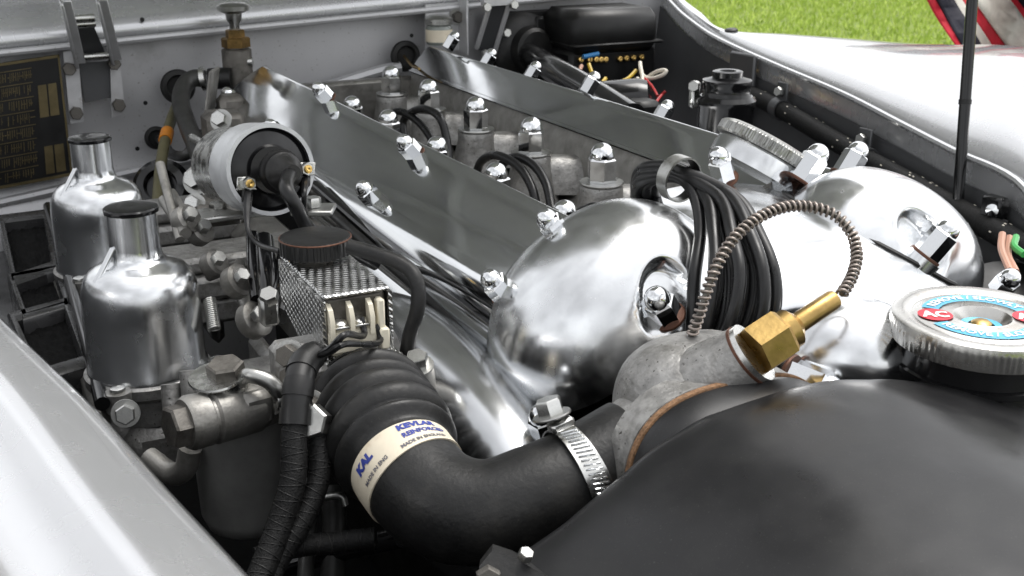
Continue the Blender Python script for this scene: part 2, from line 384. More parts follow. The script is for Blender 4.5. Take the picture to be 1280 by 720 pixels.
for i in range(42000):
    d = 6.5+8.5*rg.random()**.8; a = PH+R(-2+29*rg.random())
    x, y = d*math.sin(a), d*math.cos(a); hgt = .02+.035*rg.random(); th = rg.random()*6.28; wd = .004+.005*rg.random()
    cx, cy = math.cos(th)*wd, math.sin(th)*wd; lx, ly = (rg.random(2)-.5)*.05
    k = len(vs); vs += [(x-cx, y-cy, 0), (x+cx, y+cy, 0), (x+lx, y+ly, hgt)]; fs.append((k, k+1, k+2))
me = bpy.data.meshes.new('grass'); me.from_pydata(vs, [], fs); me.materials.append(MATS['blades'])
o = bpy.data.objects.new('grass', me); COL.objects.link(o); o['kind'] = 'stuff'; o['label'] = 'short bright grass beyond the far wing'

# ------------------------------------------------------------------ the car body
car = thing('car_body', 'silver painted car body, its wings and firewall framing the open engine bay', 'car', (.474, .9, 0))
# near wing: stations along the edge of the bonnet opening
NE = [V((-.16, 1.5, .93)), V((-.064, 1.0, .912)), V((-.028, .8, .905)), V((.014, .595, .90)), V((.039, .472, .90)), V((.053, .388, .90)), V((.067, .307, .90)), V((.082, .22, .896)), V((.11, .08, .885)), V((.17, -.15, .86)), V((.26, -.4, .80))]
nep = catmull(NE, 8)
nprof = [(.006, -.13), (.004, -.03), (.001, -.006), (-.004, .0), (-.012, .0022), (-.024, .0040), (-.030, .0045), (-.034, .0030), (-.040, -.0010), (-.052, -.0062), (-.064, -.0066), (-.074, -.0010), (-.080, .0036), (-.086, .0058), (-.11, .0100), (-.14, .0115), (-.17, .006), (-.24, -.012), (-.34, -.06), (-.43, -.14), (-.48, -.26), (-.50, -.45), (-.49, -.62)]
g = G(); nn = len(nep)
g.grid(lambda a, b: nep[round(a*(nn-1))]+V((nprof[round(b*(len(nprof)-1))][0], 0, nprof[round(b*(len(nprof)-1))][1])), nn, len(nprof))
part('near_wing', g, 'silver_paint', car, 60)
# far wing
FE = [PX(770, -90, 1.03), PX(812, -40, 1.02), PX(845, 0, 1.0), PX(870, 22, .97), PX(905, 44, .94), PX(980, 77, .90), PX(1060, 110, .865), PX(1130, 145, .835), PX(1200, 180, .805), PX(1280, 217, .775), V((.72, .52, .86)), V((.62, .2, .82)), V((.55, -.1, .76))]
FC = [FE[0]+V((.02, .02, .004)), FE[1]+V((.02, .02, .004)), FE[2]+V((.016, .015, .003)), FE[3]+V((.02, .015, .002)), PX(907, 40, .975), PX(985, 47, 1.05), PX(1060, 52, 1.09), PX(1120, 55, 1.10), PX(1190, 58, 1.09), PX(1285, 62, 1.06), V((1.02, .62, .93)), V((.95, .3, .90)), V((.85, 0, .82))]
fe = catmull(FE, 6); fc = catmull(FC, 6); nf = len(fe)
def wingf(a, b):
    i = round(a*(nf-1)); e, c = fe[i], fc[i]; j = b*15
    out = (c-e); out.z = 0; out = out.normalized() if out.length > 1e-4 else V((1, 0, 0))
    if j < .5: return e+V((-.002, 0, -.035))
    if j < 1.5: return e+V((-.001, 0, -.008))
    if j < 2.5: return e+out*.003+V((0, 0, -.001))
    t = (j-2)/8
    if t <= 1:
        p = e.lerp(c, t); bul = math.sin(math.pi*t)*(c-e).length*.06
        return p+V((0, 0, bul+.002))
    t2 = (j-10)/5; ko = .12+.88*smooth(.30, .55, a)
    return c+out*((.004+.16*math.sin(t2*1.57))*ko)+V((0, 0, -.30*t2-.25*t2*t2))
g = G().grid(wingf, nf, 16); part('far_wing', g, 'silver_paint', car, 60)
g = G().tube([p+V((-.006, 0, -.006)) for p in fe], .0035, 8, 1); part('gutter_lip', g, 'silver_paint', car)
# panel under the far wing edge, dropping into the bay
def innerf(a, b):
    i = round(a*(nf-1)); e = fe[i]
    return e+V((-.004-.045*b, -.0, -.03-.42*b))
g = G().grid(innerf, nf, 8); inw = part('inner_wing', g, 'shaded_dark_silver', car, 60)
g = G().box(PX(928, 92, .90)+V((.0, 0, -.02)), (.006, .05, .09), None, .002); part('panel_joint', g, 'shaded_dark_silver', inw)
rubstop = G().lathe([(.011, 0), (.011, .004), (.008, .006), (0, .006)], (0, 0, 0), (0, 0, 1), 16, False)
RB = shared('rubber_stop', rubstop, 'rubber')
inst('rubber_stop', RB, car, PX(1176, 147, .86)+V((0, 0, .002)), (-.2, 0, 1), .9)
inst('rubber_stop', RB, car, PX(914, 41, .955)+V((0, 0, .001)), (-.1, 0, 1), .8)
# panel under the near wing edge
g = G().grid(lambda a, b: nep[round(a*(nn-1))]+V((.012+.02*b, 0, -.05-.45*b)), nn, 6); part('inner_wing', g, 'shaded_dark_silver', car, 60)
# firewall, with a hump toward the middle and a pressed bead
def fwx(x, z):
    return 1.50+.015*math.sin(x*3)-.03*smooth(.80, .70, z)
g = G().grid(lambda a, b: V((-.35+1.36*a, fwx(-.35+1.36*a, .35+.6*b), .35+(.557+.060*a)*b)), 50, 30)
fwl = part('firewall', g, 'silver_dull', car, 60)
g = G().tube([PY(x, y, 1.487) for x, y in ((-40, 262), (60, 240), (150, 218), (240, 199), (300, 187))], .006, 8); part('pressed_bead', g, 'silver_dull', fwl)
g = G().tube([PY(x, y, 1.487) for x, y in ((340, 134), (400, 112), (470, 90), (500, 84))], .008, 8); part('pressed_bead', g, 'silver_dull', fwl)
for q in ((181, 128), (171, 185), (177, 24), (513, 44)):
    g = G().lathe([(.0028, 0), (.0028, .0006), (0, .0006)], PY(q[0], q[1], 1.49)+V((0, -.004, 0)), (0, -1, 0), 10, False); part('drilled_hole', g, 'black_satin', fwl)
# scuttle: rolled lip above the firewall and panel to the rear
def scut(a, b):
    x = -.2+1.18*a; zl = .917+.055*(x+.15)/1.25-.004
    pr_ = [(1.515, -.012), (1.484, -.010), (1.478, 0), (1.480, .010), (1.492, .022), (1.52, .038), (1.56, .052), (1.62, .064), (1.72, .075), (2.0, .09)]
    p = pr_[round(b*9)]; return V((x, p[0]+.012*math.sin(x*3), zl+p[1]))
g = G().grid(scut, 40, 10); part('scuttle', g, 'silver_paint', car, 50)
g = G().tube([V((x, 1.472+.012*math.sin(x*3), .917+.055*(x+.15)/1.25-.012)) for x in [-.2+.1*i for i in range(12)]], .0045, 8); part('sealing_strip', g, 'silver_dull', car)
# unseen floor added under the bay to block light from the ground
g = G().box((.45, .75, .36), (1.2, 1.7, .03), None, .004); part('light_block_floor', g, 'block', car)

# ------------------------------------------------------------------ the open bonnet over the bay, hinged at the scuttle
bon = thing('bonnet', 'silver bonnet propped open over the engine, hinged at the scuttle', 'bonnet', (.46, 1.56, 1.02))
ang = R(46); bd = V((0, -math.cos(ang), math.sin(ang))); bn = V((0, math.sin(ang), math.cos(ang)))
def bonf(a, b, off=0):
    wd = .43-.12*b; x = .46+(2*a-1)*wd
    return V((x, 1.60, 1.0))+bd*(1.15*b)+bn*(.07*(1-(2*a-1)**2)+off-.05*b*b)
g = G().grid(lambda a, b: bonf(a, b), 25, 25); part('bonnet_skin', g, 'bonnet_under', bon, 60)
g = G().grid(lambda a, b: bonf(a, b, .006), 25, 25); part('bonnet_top', g, 'silver_paint', bon, 60)
for k in (.25, .5, .78):
    g = G().tube([bonf(.04+.92*i/10, k, -.012) for i in range(11)], .012, 6); part('bonnet_rib', g, 'bonnet_under', bon)

for xa in (.14, .38, .62, .86):
    g = G().tube([bonf(xa, .03+.94*i/12, -.010) for i in range(13)], .014, 6); part('bonnet_rib', g, 'silver_dull', bon)
for ka in (.02, .98):
    g = G().tube([bonf(.02+.96*i/10, ka, -.014) for i in range(11)], .018, 6); part('bonnet_frame', g, 'silver_dull', bon)
# hinges: parts of the bonnet
def strap(parent, q, th, mat, name):
    return part(name, G().prism([PY(a, b, c) for a, b, c in q], V((0, th, 0))), mat, parent, 30)
yh = 1.478
g = G().prism([PY(a, b, yh) for a, b in ((79, 65), (97, 62), (105, 152), (88, 155))], V((0, .004, 0)))
g.prism([PY(a, b, yh) for a, b in ((137, 62), (148, 60), (157, 142), (140, 147))], V((0, .004, 0)))
hl = part('bonnet_hinge', g, 'hinge_metal', bon, 30, label='silver strap hinge beside the engraved plate')
strap(hl, [(98, 80, yh+.006), (138, 76, yh+.006), (140, 122, yh+.006), (106, 128, yh+.006)], .003, 'shaded_dark_silver', 'backing_plate')
for q0, q1 in (((76, 0), (95, 78)), ((121, -2), (140, 74))):
    p0 = PY(q1[0], q1[1], 1.468); p1 = PY(q0[0], q0[1], 1.40); p2 = p1+(p1-p0)*.4+V((0, .03, .05))
    g = G(); x_ = V((1, 0, 0))
    for a_, b_ in ((p0, p1), (p1, p2)):
        t_ = (b_-a_).normalized(); g.box((a_+b_)/2, (.004, .020, (b_-a_).length+.004), (x_, t_.cross(x_), t_), .0015)
    t_ = (p1-p0).normalized(); g.box((p0+p1)/2+V((.005, -.009, 0)), (.010, .003, (p1-p0).length), (x_, t_.cross(x_), t_), .001)
    part('hinge_arm', g, 'hinge_metal', hl)
g = G().prism([PY(92, 36, 1.45), PY(118, 34, 1.45), PY(134, 72, 1.474), PY(98, 76, 1.474)], V((0, .003, 0))); part('web_plate', g, 'shaded_dark_silver', hl)
for qa, qb, y_ in (((99, 72), (137, 69), 1.462), ((89, 31), (119, 29), 1.430), ((88, 24), (118, 22), 1.424)):
    g = G().cyl(PY(*qa, y_), PY(*qb, y_), .0045, seg=12); part('hinge_pin', g, 'zinc_bright', hl)
for q in ((86, 86), (95, 141), (148, 131), (142, 79)):
    bolt(hl, PY(*q, 1.476), (0, -1, .05), .014, HEXBOLT_D, False, .3)
g = G().prism([PY(614, 8, 1.44), PY(634, 6, 1.44), PY(616, 66, 1.474), PY(597, 62, 1.474)], V((0, .004, 0)))
hr = part('bonnet_hinge', g, 'shaded_dark_silver', bon, label='dark hinge arm behind the far cam cover')
for qa, qb in (((636, 6), (618, 66)), ((612, 8), (596, 60))):
    part('arm_edge', G().tube([PY(*qa, 1.436), PY(*qb, 1.47)], .0035, 8), 'hinge_metal', hr)
g = G().prism([PY(604, -10, 1.43), PY(644, -12, 1.43), PY(640, 6, 1.43), PY(606, 8, 1.43)], V((0, .012, 0))); part('pivot_bracket', g, 'hinge_metal', hr)
for q in ((607, 9), (641, 6), (606, 67), (632, 41)): bolt(hr, PY(*q, 1.43+.02*(q[1] > 30)*1.5), (0, -1, .1), .011, HEXBOLT_B, False, .2)
br = thing('bracket_plate', 'folded grey mounting bracket with one bolt at the firewall centre', 'bracket', PY(570, 70, 1.48))
g = G().prism([PY(532, 6, 1.482), PY(580, 2, 1.482), PY(580, 62, 1.482), PY(532, 66, 1.482)], V((0, .003, 0))); part('plate', g, 'hinge_metal', br)
g = G().box(PY(579, 34, 1.47), (.003, .03, .075), None, .001); part('flange', g, 'hinge_metal', br)
bolt(br, PY(571, 21, 1.479), (0, -1, 0), .014, HEXBOLT_D)
bot = thing('reservoir_jar', 'small clear jar with paper label hung on the firewall bracket', 'jar', PY(549, 56, 1.455))
g = G().lathe([(.0, 0), (.016, 0), (.018, .003), (.018, .022), (.015, .026)], PY(549, 55, 1.455), (0, 0, 1), 24); part('jar', g, 'glass', bot)
g = G().lathe([(.0183, .004), (.0183, .020)], PY(549, 55, 1.455), (0, 0, 1), 24, False); part('paper_label', g, 'label_paper', bot)
g = G().lathe([(.017, .026), (.019, .027), (.019, .034), (.012, .038), (0, .038)], PY(549, 55, 1.455), (0, 0, 1), 24); part('lid', g, 'zinc', bot)

# engraved plate at the left edge
pl = thing('lubrication_plate', 'black and gold engraved instruction plate on the firewall at the left edge', 'plate', PY(40, 235, 1.47))
yP = 1.474
c00, c10, c11, c01 = PY(-20, 82, yP), PY(74, 68, yP), PY(91, 219, yP), PY(-20, 240, yP)
g = G().prism([c00, c10, c11, c01], V((0, .003, 0))); part('plate', g, 'plate_black', pl)
def plq(u_, v_): return c00.lerp(c10, u_).lerp(c01.lerp(c11, u_), v_)+V((0, -.0006, 0))
g = G()
for (u0, v0, u1, v1) in ((0, .0, 1, .022), (.975, 0, 1, 1), (0, .975, 1, 1)):
    g.prism([plq(u0, v0), plq(u1, v0), plq(u1, v1), plq(u0, v1)], V((0, -.0008, 0)))
part('gilt_border', g, 'plate_gold', pl)
g = G(); rr2 = random.Random(8)
for row in range(8):
    v0 = .07+row*.113
    g.prism([plq(.05, v0), plq(.62, v0), plq(.62, v0+.006), plq(.05, v0+.006)], V((0, -.0003, 0)))
    u_ = .06
    while u_ < .60:
        du = .012+.012*rr2.random(); hv = .05+.03*rr2.random()
        if rr2.random() < .8: g.prism([plq(u_, v0+.02), plq(u_+du*.45, v0+.02), plq(u_+du*.45, v0+.02+hv), plq(u_, v0+.02+hv)], V((0, -.0003, 0)))
        if rr2.random() < .45: g.prism([plq(u_, v0+.05), plq(u_+du*1.2, v0+.05), plq(u_+du*1.2, v0+.058), plq(u_, v0+.058)], V((0, -.0003, 0)))
        u_ += du*1.45
part('engraved_lines', g, 'plate_gold', pl, kind='stuff')
for (u0, v0, u1, v1) in ((.68, .22, .79, .48), (.81, .22, .92, .48), (.7, .72, .8, .95), (.82, .72, .93, .95)):
    g = G().prism([plq(u0, v0), plq(u1, v0), plq(u1, v1), plq(u0, v1)], V((0, -.0004, 0))); part('gilt_panel', g, 'plate_gold', pl)

# ------------------------------------------------------------------ the engine
T35 = R(35); CT, ST = math.cos(T35), math.sin(T35)
def cov(side, u, y, w_):            # a point in the tilted frame of a cam cover
    sg = -1 if side == 'L' else 1; x0 = .378 if side == 'L' else .570
    return V((x0+sg*(CT*u+ST*w_), y, .866-ST*u+CT*w_))
def covn(side): return V((-ST if side == 'L' else ST, 0, CT))
def covinv(side, p):
    dx = (.378-p.x) if side == 'L' else (p.x-.570); dz = p.z-.866
    return CT*dx-ST*dz, p.y, ST*dx+CT*dz
# block and head
eng = thing('engine_block', 'black engine block deep under the cam covers', 'engine', (.474, .98, .375))
g = G().box((.474, .98, .58), (.24, .86, .40), None, .02); part('crankcase', g, 'block', eng)
hd = thing('cylinder_head', 'grey cast aluminium cylinder head valley with rows of domed nuts', 'cylinder head', (.474, .98, .785))
g = G()
vp = [(.572, .8645), (.566, .855), (.562, .82), (.55, .806), (.53, .80), (.42, .80), (.398, .806), (.386, .82), (.382, .855), (.376, .8645)]
g.grid(lambda a, b: V((vp[round(b*9)][0], .60+.83*a, vp[round(b*9)][1])), 60, 10)
part('valley', g, 'cast', hd, 50)
g = G().box((.474, 1.435, .80), (.20, .02, .12), None, .004); part('rear_wall', g, 'cast', hd)
for sd, x0 in (('R', 1), ('L', -1)):
    # outer flank of the head under each cover
    g = G().grid(lambda a, b: cov(sd, .098-.02*b, .56+.86*a, -.001-.10*b), 30, 4); part('flank', g, 'cast', hd, 50)
NY = (1.363, 1.242, 1.112, .984, .850)
for i, y in enumerate(NY):
    x = .516
    g = G().lathe([(.030, -.052), (.024, -.03), (.0195, -.008), (.0195, -.002), (.018, 0)], (x, y, .850), (0, 0, 1), 28)
    if True:
        g.grid(lambda a, b: V((x+.055*b, y+(-.017-.012*b)+(.034+.024*b)*a, .848-.004*b-.035*(2*a-1)**4)), 9, 4)
    bs = part('nut_boss', g, 'cast_clean', hd, 45)
    g = G().lathe([(.006, 0), (.0195, 0), (.020, .0012), (.0195, .0024), (.006, .0024)], (x, y, .8505), (0, 0, 1), 24, False); part('thick_washer', g, 'zinc', hd)
    nut(hd, (x, y, .853), (0, 0, 1), .0228, False, None, .3*i)
for i, (px, py) in enumerate(((440, 128), (485, 146), (546, 180), (620, 214), (706, 262))):
    q = PX(px, py, .432); x, y = .432, q.y; zb_ = q.z-.0222*1.15
    g = G().lathe([(.028, -.040), (.022, -.025), (.0185, -.008), (.018, 0)], (x, y, zb_-.003), (0, 0, 1), 28); part('nut_boss', g, 'cast_clean', hd, 45)
    nut(hd, (x, y, zb_), (0, 0, 1), .0222, False, 'zn', .5*i)
nut(hd, (.40, 1.36, .845), (0, 0, 1), .016, False, 'zn')

# cam covers
LP = (.0276, .5841, -.0295, .0837, .0668, .0824, .80, .9143)
def spw(x, p): return math.copysign(abs(x)**p, x)
def carve(vs, side, pockets):
    # nut pockets: material inside a radius round the stud is cut down to a floor
    out = []
    for p in vs:
        u, y, w_ = covinv(side, p)
        for (pu, py_, fl, r0, r1) in pockets:
            d = math.hypot(u-pu, y-py_)
            if d < r1 and w_ > fl:
                k = smooth(r0, r1, d); w_ = fl+(w_-fl)*k
        out.append(cov(side, u, y, w_))
    return out
def cover_prof(side):
    pr_ = [(-.002, 0), (-.002, .003), (0, .004)]
    pr_ += [(0.0, .004+.034*i/5) for i in range(1, 6)]
    pr_ += [(.0036-.0036*math.cos(i*math.pi/10), .038+.0036*math.sin(i*math.pi/10)) for i in range(1, 5)]+[(.004, .0416)]
    pr_ += [(.004+.058*i/34, .0416+.0022*math.sin(math.pi*i/34)) for i in range(1, 35)]
    for i in range(1, 15):
        a = i/14*math.pi/2; pr_.append((.062+.036*math.sin(a), .0116+.030*math.cos(a)))
    pr_ += [(.100, .009), (.106, .007), (.108, .006), (.108, 0)]
    return pr_
def build_cover(side, yr, label, outer_px, ridge_px, cat_group):
    root = thing('cam_cover', label, 'cam cover', cov(side, .05, 1.0, 0), cat_group)
    nrm = covn(side); pk = []; nuts = []
    p0 = cov(side, 0, 0, .058)
    for px, py in ridge_px+outer_px:
        q = PPL(px, py, p0, nrm); u, y, w_ = covinv(side, q); nuts.append((u, y))
    pr_ = cover_prof(side); ny = 420; vs = []; fs = []; m = len(pr_); y0 = .60
    for i in range(ny):
        y = y0+(yr-y0)*i/(ny-1)
        e = max(0, (y-(yr-.035))/.035); sh = math.sqrt(max(0, 1-e**2.2)) if side == 'L' else math.sqrt(max(0, 1-(max(0, (y-(yr-.012))/.012))**2))
        for (u, w_) in pr_:
            k = sh if side == 'L' else max(sh, .12)
            uo = .045+(u-.045)*(.82+.18*sh) if side == 'L' else u
            vs.append(cov(side, uo, y, w_*max(k, .05)))
    for i in range(ny-1):
        for j in range(m-1): fs.append((i*m+j, (i+1)*m+j, (i+1)*m+j+1, i*m+j+1))
    fs.append(tuple((ny-1)*m+j for j in range(m)))
    g = G(); g.add(carve(vs, side, pk), fs); body = part('cover_body', g, 'polished', root, 32)
    # front lobe over the sprocket
    u0, yy, w0, au, ay, aw, e1, e2 = LP
    lpk = []
    q0 = {'L': (838, 392), 'R': (1158, 318)}[side]
    # find the lobe surface on this sight line
    def inside(p):
        u, y, w_ = covinv(side, p); a = abs((u-u0)/au)**(2/e2)+abs((y-yy)/ay)**(2/e2); return a**(e2/e1)+abs((w_-w0)/aw)**(2/e1) < 1
    hitp = None; d = .5
    while d < 1 and hitp is None:
        if inside(P(q0[0], q0[1], d)): hitp = P(q0[0], q0[1], d)
        d += .001
    na, nb = 190, 70; vs = []; fs = []
    bmin = math.asin(spw(min(1, max(0, (0-w0)/aw)), 1/e1)) if w0 < 0 else 0
    bmin *= .55
    for i in range(na):
        a = 2*math.pi*i/na
        for j in range(nb):
            b = bmin+(math.pi/2-bmin)*(j/(nb-1))**.9
            vs.append(cov(side, u0+au*spw(math.cos(b), e1)*spw(math.cos(a), e2), yy+ay*spw(math.cos(b), e1)*spw(math.sin(a), e2), w0+aw*spw(math.sin(b), e1)))
    # the recess cast round the lobe's own nut: a flat cut facing forward and up
    naxis = V((-.10 if side == 'L' else .28, -.80, .60)).normalized()
    c0 = hitp-naxis*.0048
    xx, yx, _ = frame(naxis)
    out = []
    for p in vs:
        d = p-c0; hgt = d.dot(naxis); a_ = d.dot(xx); b_ = d.dot(yx)
        rad = math.hypot(a_/.017, (b_-.005)/.026)
        if rad < 1.12 and hgt > 0: p = p-naxis*hgt*(1-smooth(.88, 1.12, rad))
        out.append(p)
    vs = out
    for i in range(na):
        i2 = (i+1) % na
        for j in range(nb-1): fs.append((i*nb+j, i2*nb+j, i2*nb+j+1, i*nb+j+1))
    g = G(); g.add(vs, fs); lobe = part('front_lobe', g, 'polished_bright', root, 0)
    for (u, y) in nuts:
        nut(root, cov(side, u, y, .0425 if u < .03 else .040), (nrm+V((-.12, -.1, 0))).normalized(), .0142, False, 'cu', rnd.random())
    if side == 'L': nut(root, hitp-naxis*.004+xx*0, (uu*.55-rr*.42-fw*.62).normalized(), .0165, False, 'cu', .4)
    else:
        g = G().lathe([(.0125, -.02), (.0115, .002)], hitp-nrm*.004, (nrm+V((0, -.3, .1))), 24); part('nut_boss', g, 'polished_bright', lobe)
        nut(root, hitp, (nrm+V((0, -.3, .1))).normalized(), .0165, True, 'cu', .4)
    return root
cl = build_cover('L', 1.385, 'polished cam cover on the carburettor side, its broad dark top facing the viewer', [(452, 230), (611, 342), (336, 152)], [(282, 112), (398, 108), (505, 175), (683, 270)], 'polished cam covers')
cr = build_cover('R', 1.435, 'polished cam cover on the far side, with the knurled oil filler on it', [], [], 'polished cam covers')
nR = covn('R')
for (px, py, d) in ((562, 56, 1.52), (663, 95, 1.27), (826, 147, .99), (735, 110, 1.20), (608, 78, 1.42)):
    q = PPL(px, py, cov('R', 0, 0, .036), nR)
    u, y, w_ = covinv('R', cov('R', .06, q.y, .04))
    # studs on the outboard edge, tips above the ridge line
    base = PPL(px, py, cov('R', 0, 0, .046), nR); nut(cr, base-nR*.006, nR, .0145, True, None, .2)
# nuts on the front shoulders
fl = G().prism([P(945, 238, .845), P(975, 221, .86), P(1012, 224, .85), P(1035, 240, .82), P(1000, 254, .80)], -nR*.010); part('shoulder_tongue', fl, 'polished_bright', cr)
nut(cr, P(1003, 220, .835)-nR*.003, (nR+V((0, -.1, 0))).normalized(), .0175, True, 'cu', .2)
nut(cr, P(1060, 210, .86)-nR*.006, (nR+V((0, 0, 0))).normalized(), .0165, True, 'cu', .2)
nut(cr, P(905, 222, .83), V((-.45, -.2, .85)).normalized(), .016, True, 'cu', .5)
nut(cl, P(681, 540, .655), V((-.35, -.25, .9)).normalized(), .014, False, 'zn', .2)

# oil filler cap, knurled
ofc = thing('oil_filler_cap', 'knurled chrome oil filler cap standing on the far cam cover', 'cap', P(985, 178, .86))
ax = (nR+V((0, -.06, .12))).normalized(); ctr = P(967, 170, .865)-nR*.007
g = G().lathe([(.037, -.024), (.0365, -.012), (.0355, -.009)], ctr, ax, 40); part('neck', g, 'polished_bright', ofc)
kn = lambda t, i: 1+(.010*math.copysign(1, math.sin(t*100)) if i in (2, 3) else 0)
g = G().lathe([(.030, -.0085), (.0385, -.0085), (.0395, -.0070), (.0395, -.0005), (.0385, .001), (.034, .003), (0, .0035)], ctr, ax, 400, False, kn); part('knurled_rim', g, 'zinc', ofc, 25)

# breather housing between the lobes
def bre(a, b):
    # a: across, from the near lobe to the far lobe; b: from the back edge forward and down
    rt = [V((.560, .665, .884)), V((.535, .628, .890)), V((.524, .590, .890)), V((.531, .548, .883)), V((.553, .520, .868)), V((.590, .508, .846)), V((.598, .500, .80)), V((.598, .496, .74))]
    lt = [V((.385, .650, .888)), V((.400, .600, .896)), V((.412, .56, .894)), V((.405, .530, .878)), V((.392, .512, .855)), V((.385, .505, .83)), V((.38, .50, .79)), V((.38, .496, .74))]
    k = b*7; i = min(6, int(k)); t = k-i
    p = lt[i].lerp(lt[i+1], t).lerp(rt[i].lerp(rt[i+1], t), a)
    bul = math.sin(math.pi*a)
    return p+V((0, -.018*bul*min(1, b*2), .012*bul*(1-b)))
g = G().grid(bre, 40, 60); brh = solo('breather_housing', g, 'polished_bright', 'polished breather housing bridging the two front lobes', 'housing', angle=70)

g = G().tube([bre(1, i/24) for i in range(0, 20)], .0022, 8, 2); solo('seam_gap', g, 'black_satin', 'black strip drawn for the shaded gap between the breather housing and the far front lobe', 'gasket')  # black tube along the edge stands for the shade in the open gap
# front bosses and nuts of the breather housing
dome = thing('breather_elbow', 'bright domed casting at the engine front between brass sender and radiator cap', 'casting', P(1050, 500, .64))
c = P(1062, 448, .655)
def domef(a, b):
    t = 2*math.pi*a; e = b*1.75
    return c+(rr*math.cos(t)*1.22+uu*math.sin(t))*(.036*math.sin(e))-fw*(.033*math.cos(e))
g = G().grid(domef, 40, 18, True); part('dome', g, 'polished_bright', dome, 0)
g = G().tube([P(1118, 425, .66), P(1085, 440, .655), P(1062, 450, .65)], .013, 16); part('arm', g, 'polished_bright', dome)
g = G().tube([P(1005, 475, .65), P(1030, 465, .655), P(1062, 452, .65)], .012, 16); part('arm', g, 'polished_bright', dome)
nut(dome, P(989, 470, .628), (rr*.72-uu*.30-fw*.55), .0185, True, 'cu', .3)
nut(dome, P(1111, 433, .645), (rr*.78-uu*.36-fw*.35), .0165, True, 'cu', .3)

# ------------------------------------------------------------------ radiator
from mathutils import noise as mn
rad = thing('radiator', 'black painted radiator header tank with dents, filling the lower right', 'radiator', (.38, .27, .45))
RX = [(-.02, .72), (.06, .775), (.12, .785), (.176, .808), (.215, .821), (.238, .832), (.267, .850), (.297, .863), (.343, .8685), (.385, .868), (.42, .860), (.45, .853), (.50, .838), (.58, .815), (.66, .785), (.74, .75)]
def rz(x):
    for i in range(len(RX)-1):
        if x <= RX[i+1][0]:
            t = (x-RX[i][0])/(RX[i+1][0]-RX[i][0]); return RX[i][1]+(RX[i+1][1]-RX[i][1])*t
    return RX[-1][1]
rzs = [sum(rz(-.02+.76*max(0, min(1, i/100+k*.006)))*wt for k, wt in ((-3, .1), (-2, .15), (-1, .15), (0, .2), (1, .15), (2, .15), (3, .1))) for i in range(101)]
RY = [(.412, -.30), (.414, -.05), (.413, -.022), (.410, -.010), (.404, -.003), (.394, 0), (.38, .001), (.355, .0005), (.32, -.001), (.29, -.002), (.26, -.0045), (.235, -.007), (.21, -.011), (.185, -.016), (.16, -.024), (.14, -.036), (.128, -.055), (.124, -.09), (.124, -.32)]
ryp = catmull([V((0, a, b)) for a, b in RY], 3)
def tank(a, b):
    i = min(100, round(a*100)); x = -.02+.76*a; q = ryp[round(b*(len(ryp)-1))]
    p = V((x, q.y-.02*abs(x-.38), rzs[i]+q.z)); n_ = mn.noise(p*22)*.0014+mn.noise(p*48)*.0010+mn.noise(p*9)*.0012
    return p+V((0, 0, n_ if q.z > -.05 else 0))
g = G().grid(tank, 101, len(ryp)); part('header_tank', g, 'black_paint', rad, 60)
# small fixing lug at the near end
g = G().prism([P(600, 700, .52), P(616, 680, .52), P(640, 688, .515), P(690, 716, .505), P(700, 750, .50), P(600, 750, .50)], -fw*.012); part('fixing_lug', g, 'rubber', rad)
bolt(rad, P(610, 722, .492), (-.3, -.8, .3), .010, HEXBOLT_D, False)
bolt(rad, P(655, 697, .498), (.2, -.4, .9), .006, HEXBOLT, False)
cc = P(1228, 397, .62); cax = V((-.01, -.02, 1)).normalized()
g = G().lathe([(.050, -.060), (.047, -.052), (.0435, -.044), (.0415, -.036), (.0415, -.010)], cc, cax, 64); nk = part('filler_neck', g, 'black_gloss', rad)
g = G().lathe([(.0418, -.030), (.0432, -.029), (.0432, -.026), (.0418, -.025)], cc, cax, 64, False); part('neck_bead', g, 'black_gloss', nk)
kn2 = lambda t, i: 1+(.0045*math.copysign(1, math.sin(t*90)) if i in (2, 3) else 0)
g = G().lathe([(.043, -.0125), (.0462, -.0125), (.0466, -.0115), (.0473, -.0040), (.0474, -.0020), (.0466, .0006), (.0445, .0016), (.0400, .0015), (.0375, .0006), (.0362, -.0002), (.0350, .0004), (.0165, .0004), (.0150, .0010), (.0138, -.0005), (.0115, -.0046), (.0045, -.005), (0, -.005)], cc, cax, 360, False, kn2)
cap = part('radiator_cap', g, 'tin', rad, 28, label='knurled tin cap with red and blue printed top')
X0 = (rr-cax*rr.dot(cax)).normalized(); Y0 = cax.cross(X0)
X0, Y0 = (X0*math.cos(R(-4))+Y0*math.sin(R(-4))), (Y0*math.cos(R(-4))-X0*math.sin(R(-4)))
def cp(x, y, h_): return cc+X0*x+Y0*y+cax*h_
def arcpoly(r0, r1, a0, a1, h_, n=24):
    g = G(); g.grid(lambda a, b: cp((r0+(r1-r0)*b)*math.cos(a0+(a1-a0)*a), (r0+(r1-r0)*b)*math.sin(a0+(a1-a0)*a), h_), n, 2); return g
for a0, a1 in ((R(22), R(158)), (R(202), R(338))):
    part('blue_band', arcpoly(.0225, .0315, a0, a1, .0009), 'blue_print', cap)
part('blue_ring', arcpoly(.0068, .0108, 0, 2*math.pi, -.0040, 48), 'blue_print', cap)
g = G().lathe([(.0056, -.005), (.0054, -.0028), (.0036, -.0016), (0, -.0012)], cc, cax, 24, False); part('brass_rivet', g, 'brass', cap)
for sg in (-1, 1):
    g = G(); g.add([cp(sg*.0250+.0092*math.cos(2*math.pi*k/40), .0086*math.sin(2*math.pi*k/40), .0012) for k in range(40)], [tuple(range(40))]); part('red_disc', g, 'red_print', cap)
    vs, fs = text_geo('AC', .0125, .0006); g = G(); g.add([cp(sg*.0250+v.x*.80, v.y*.9-.0004, .0015) for v in vs], fs); part('lettering', g, 'white_print', cap)
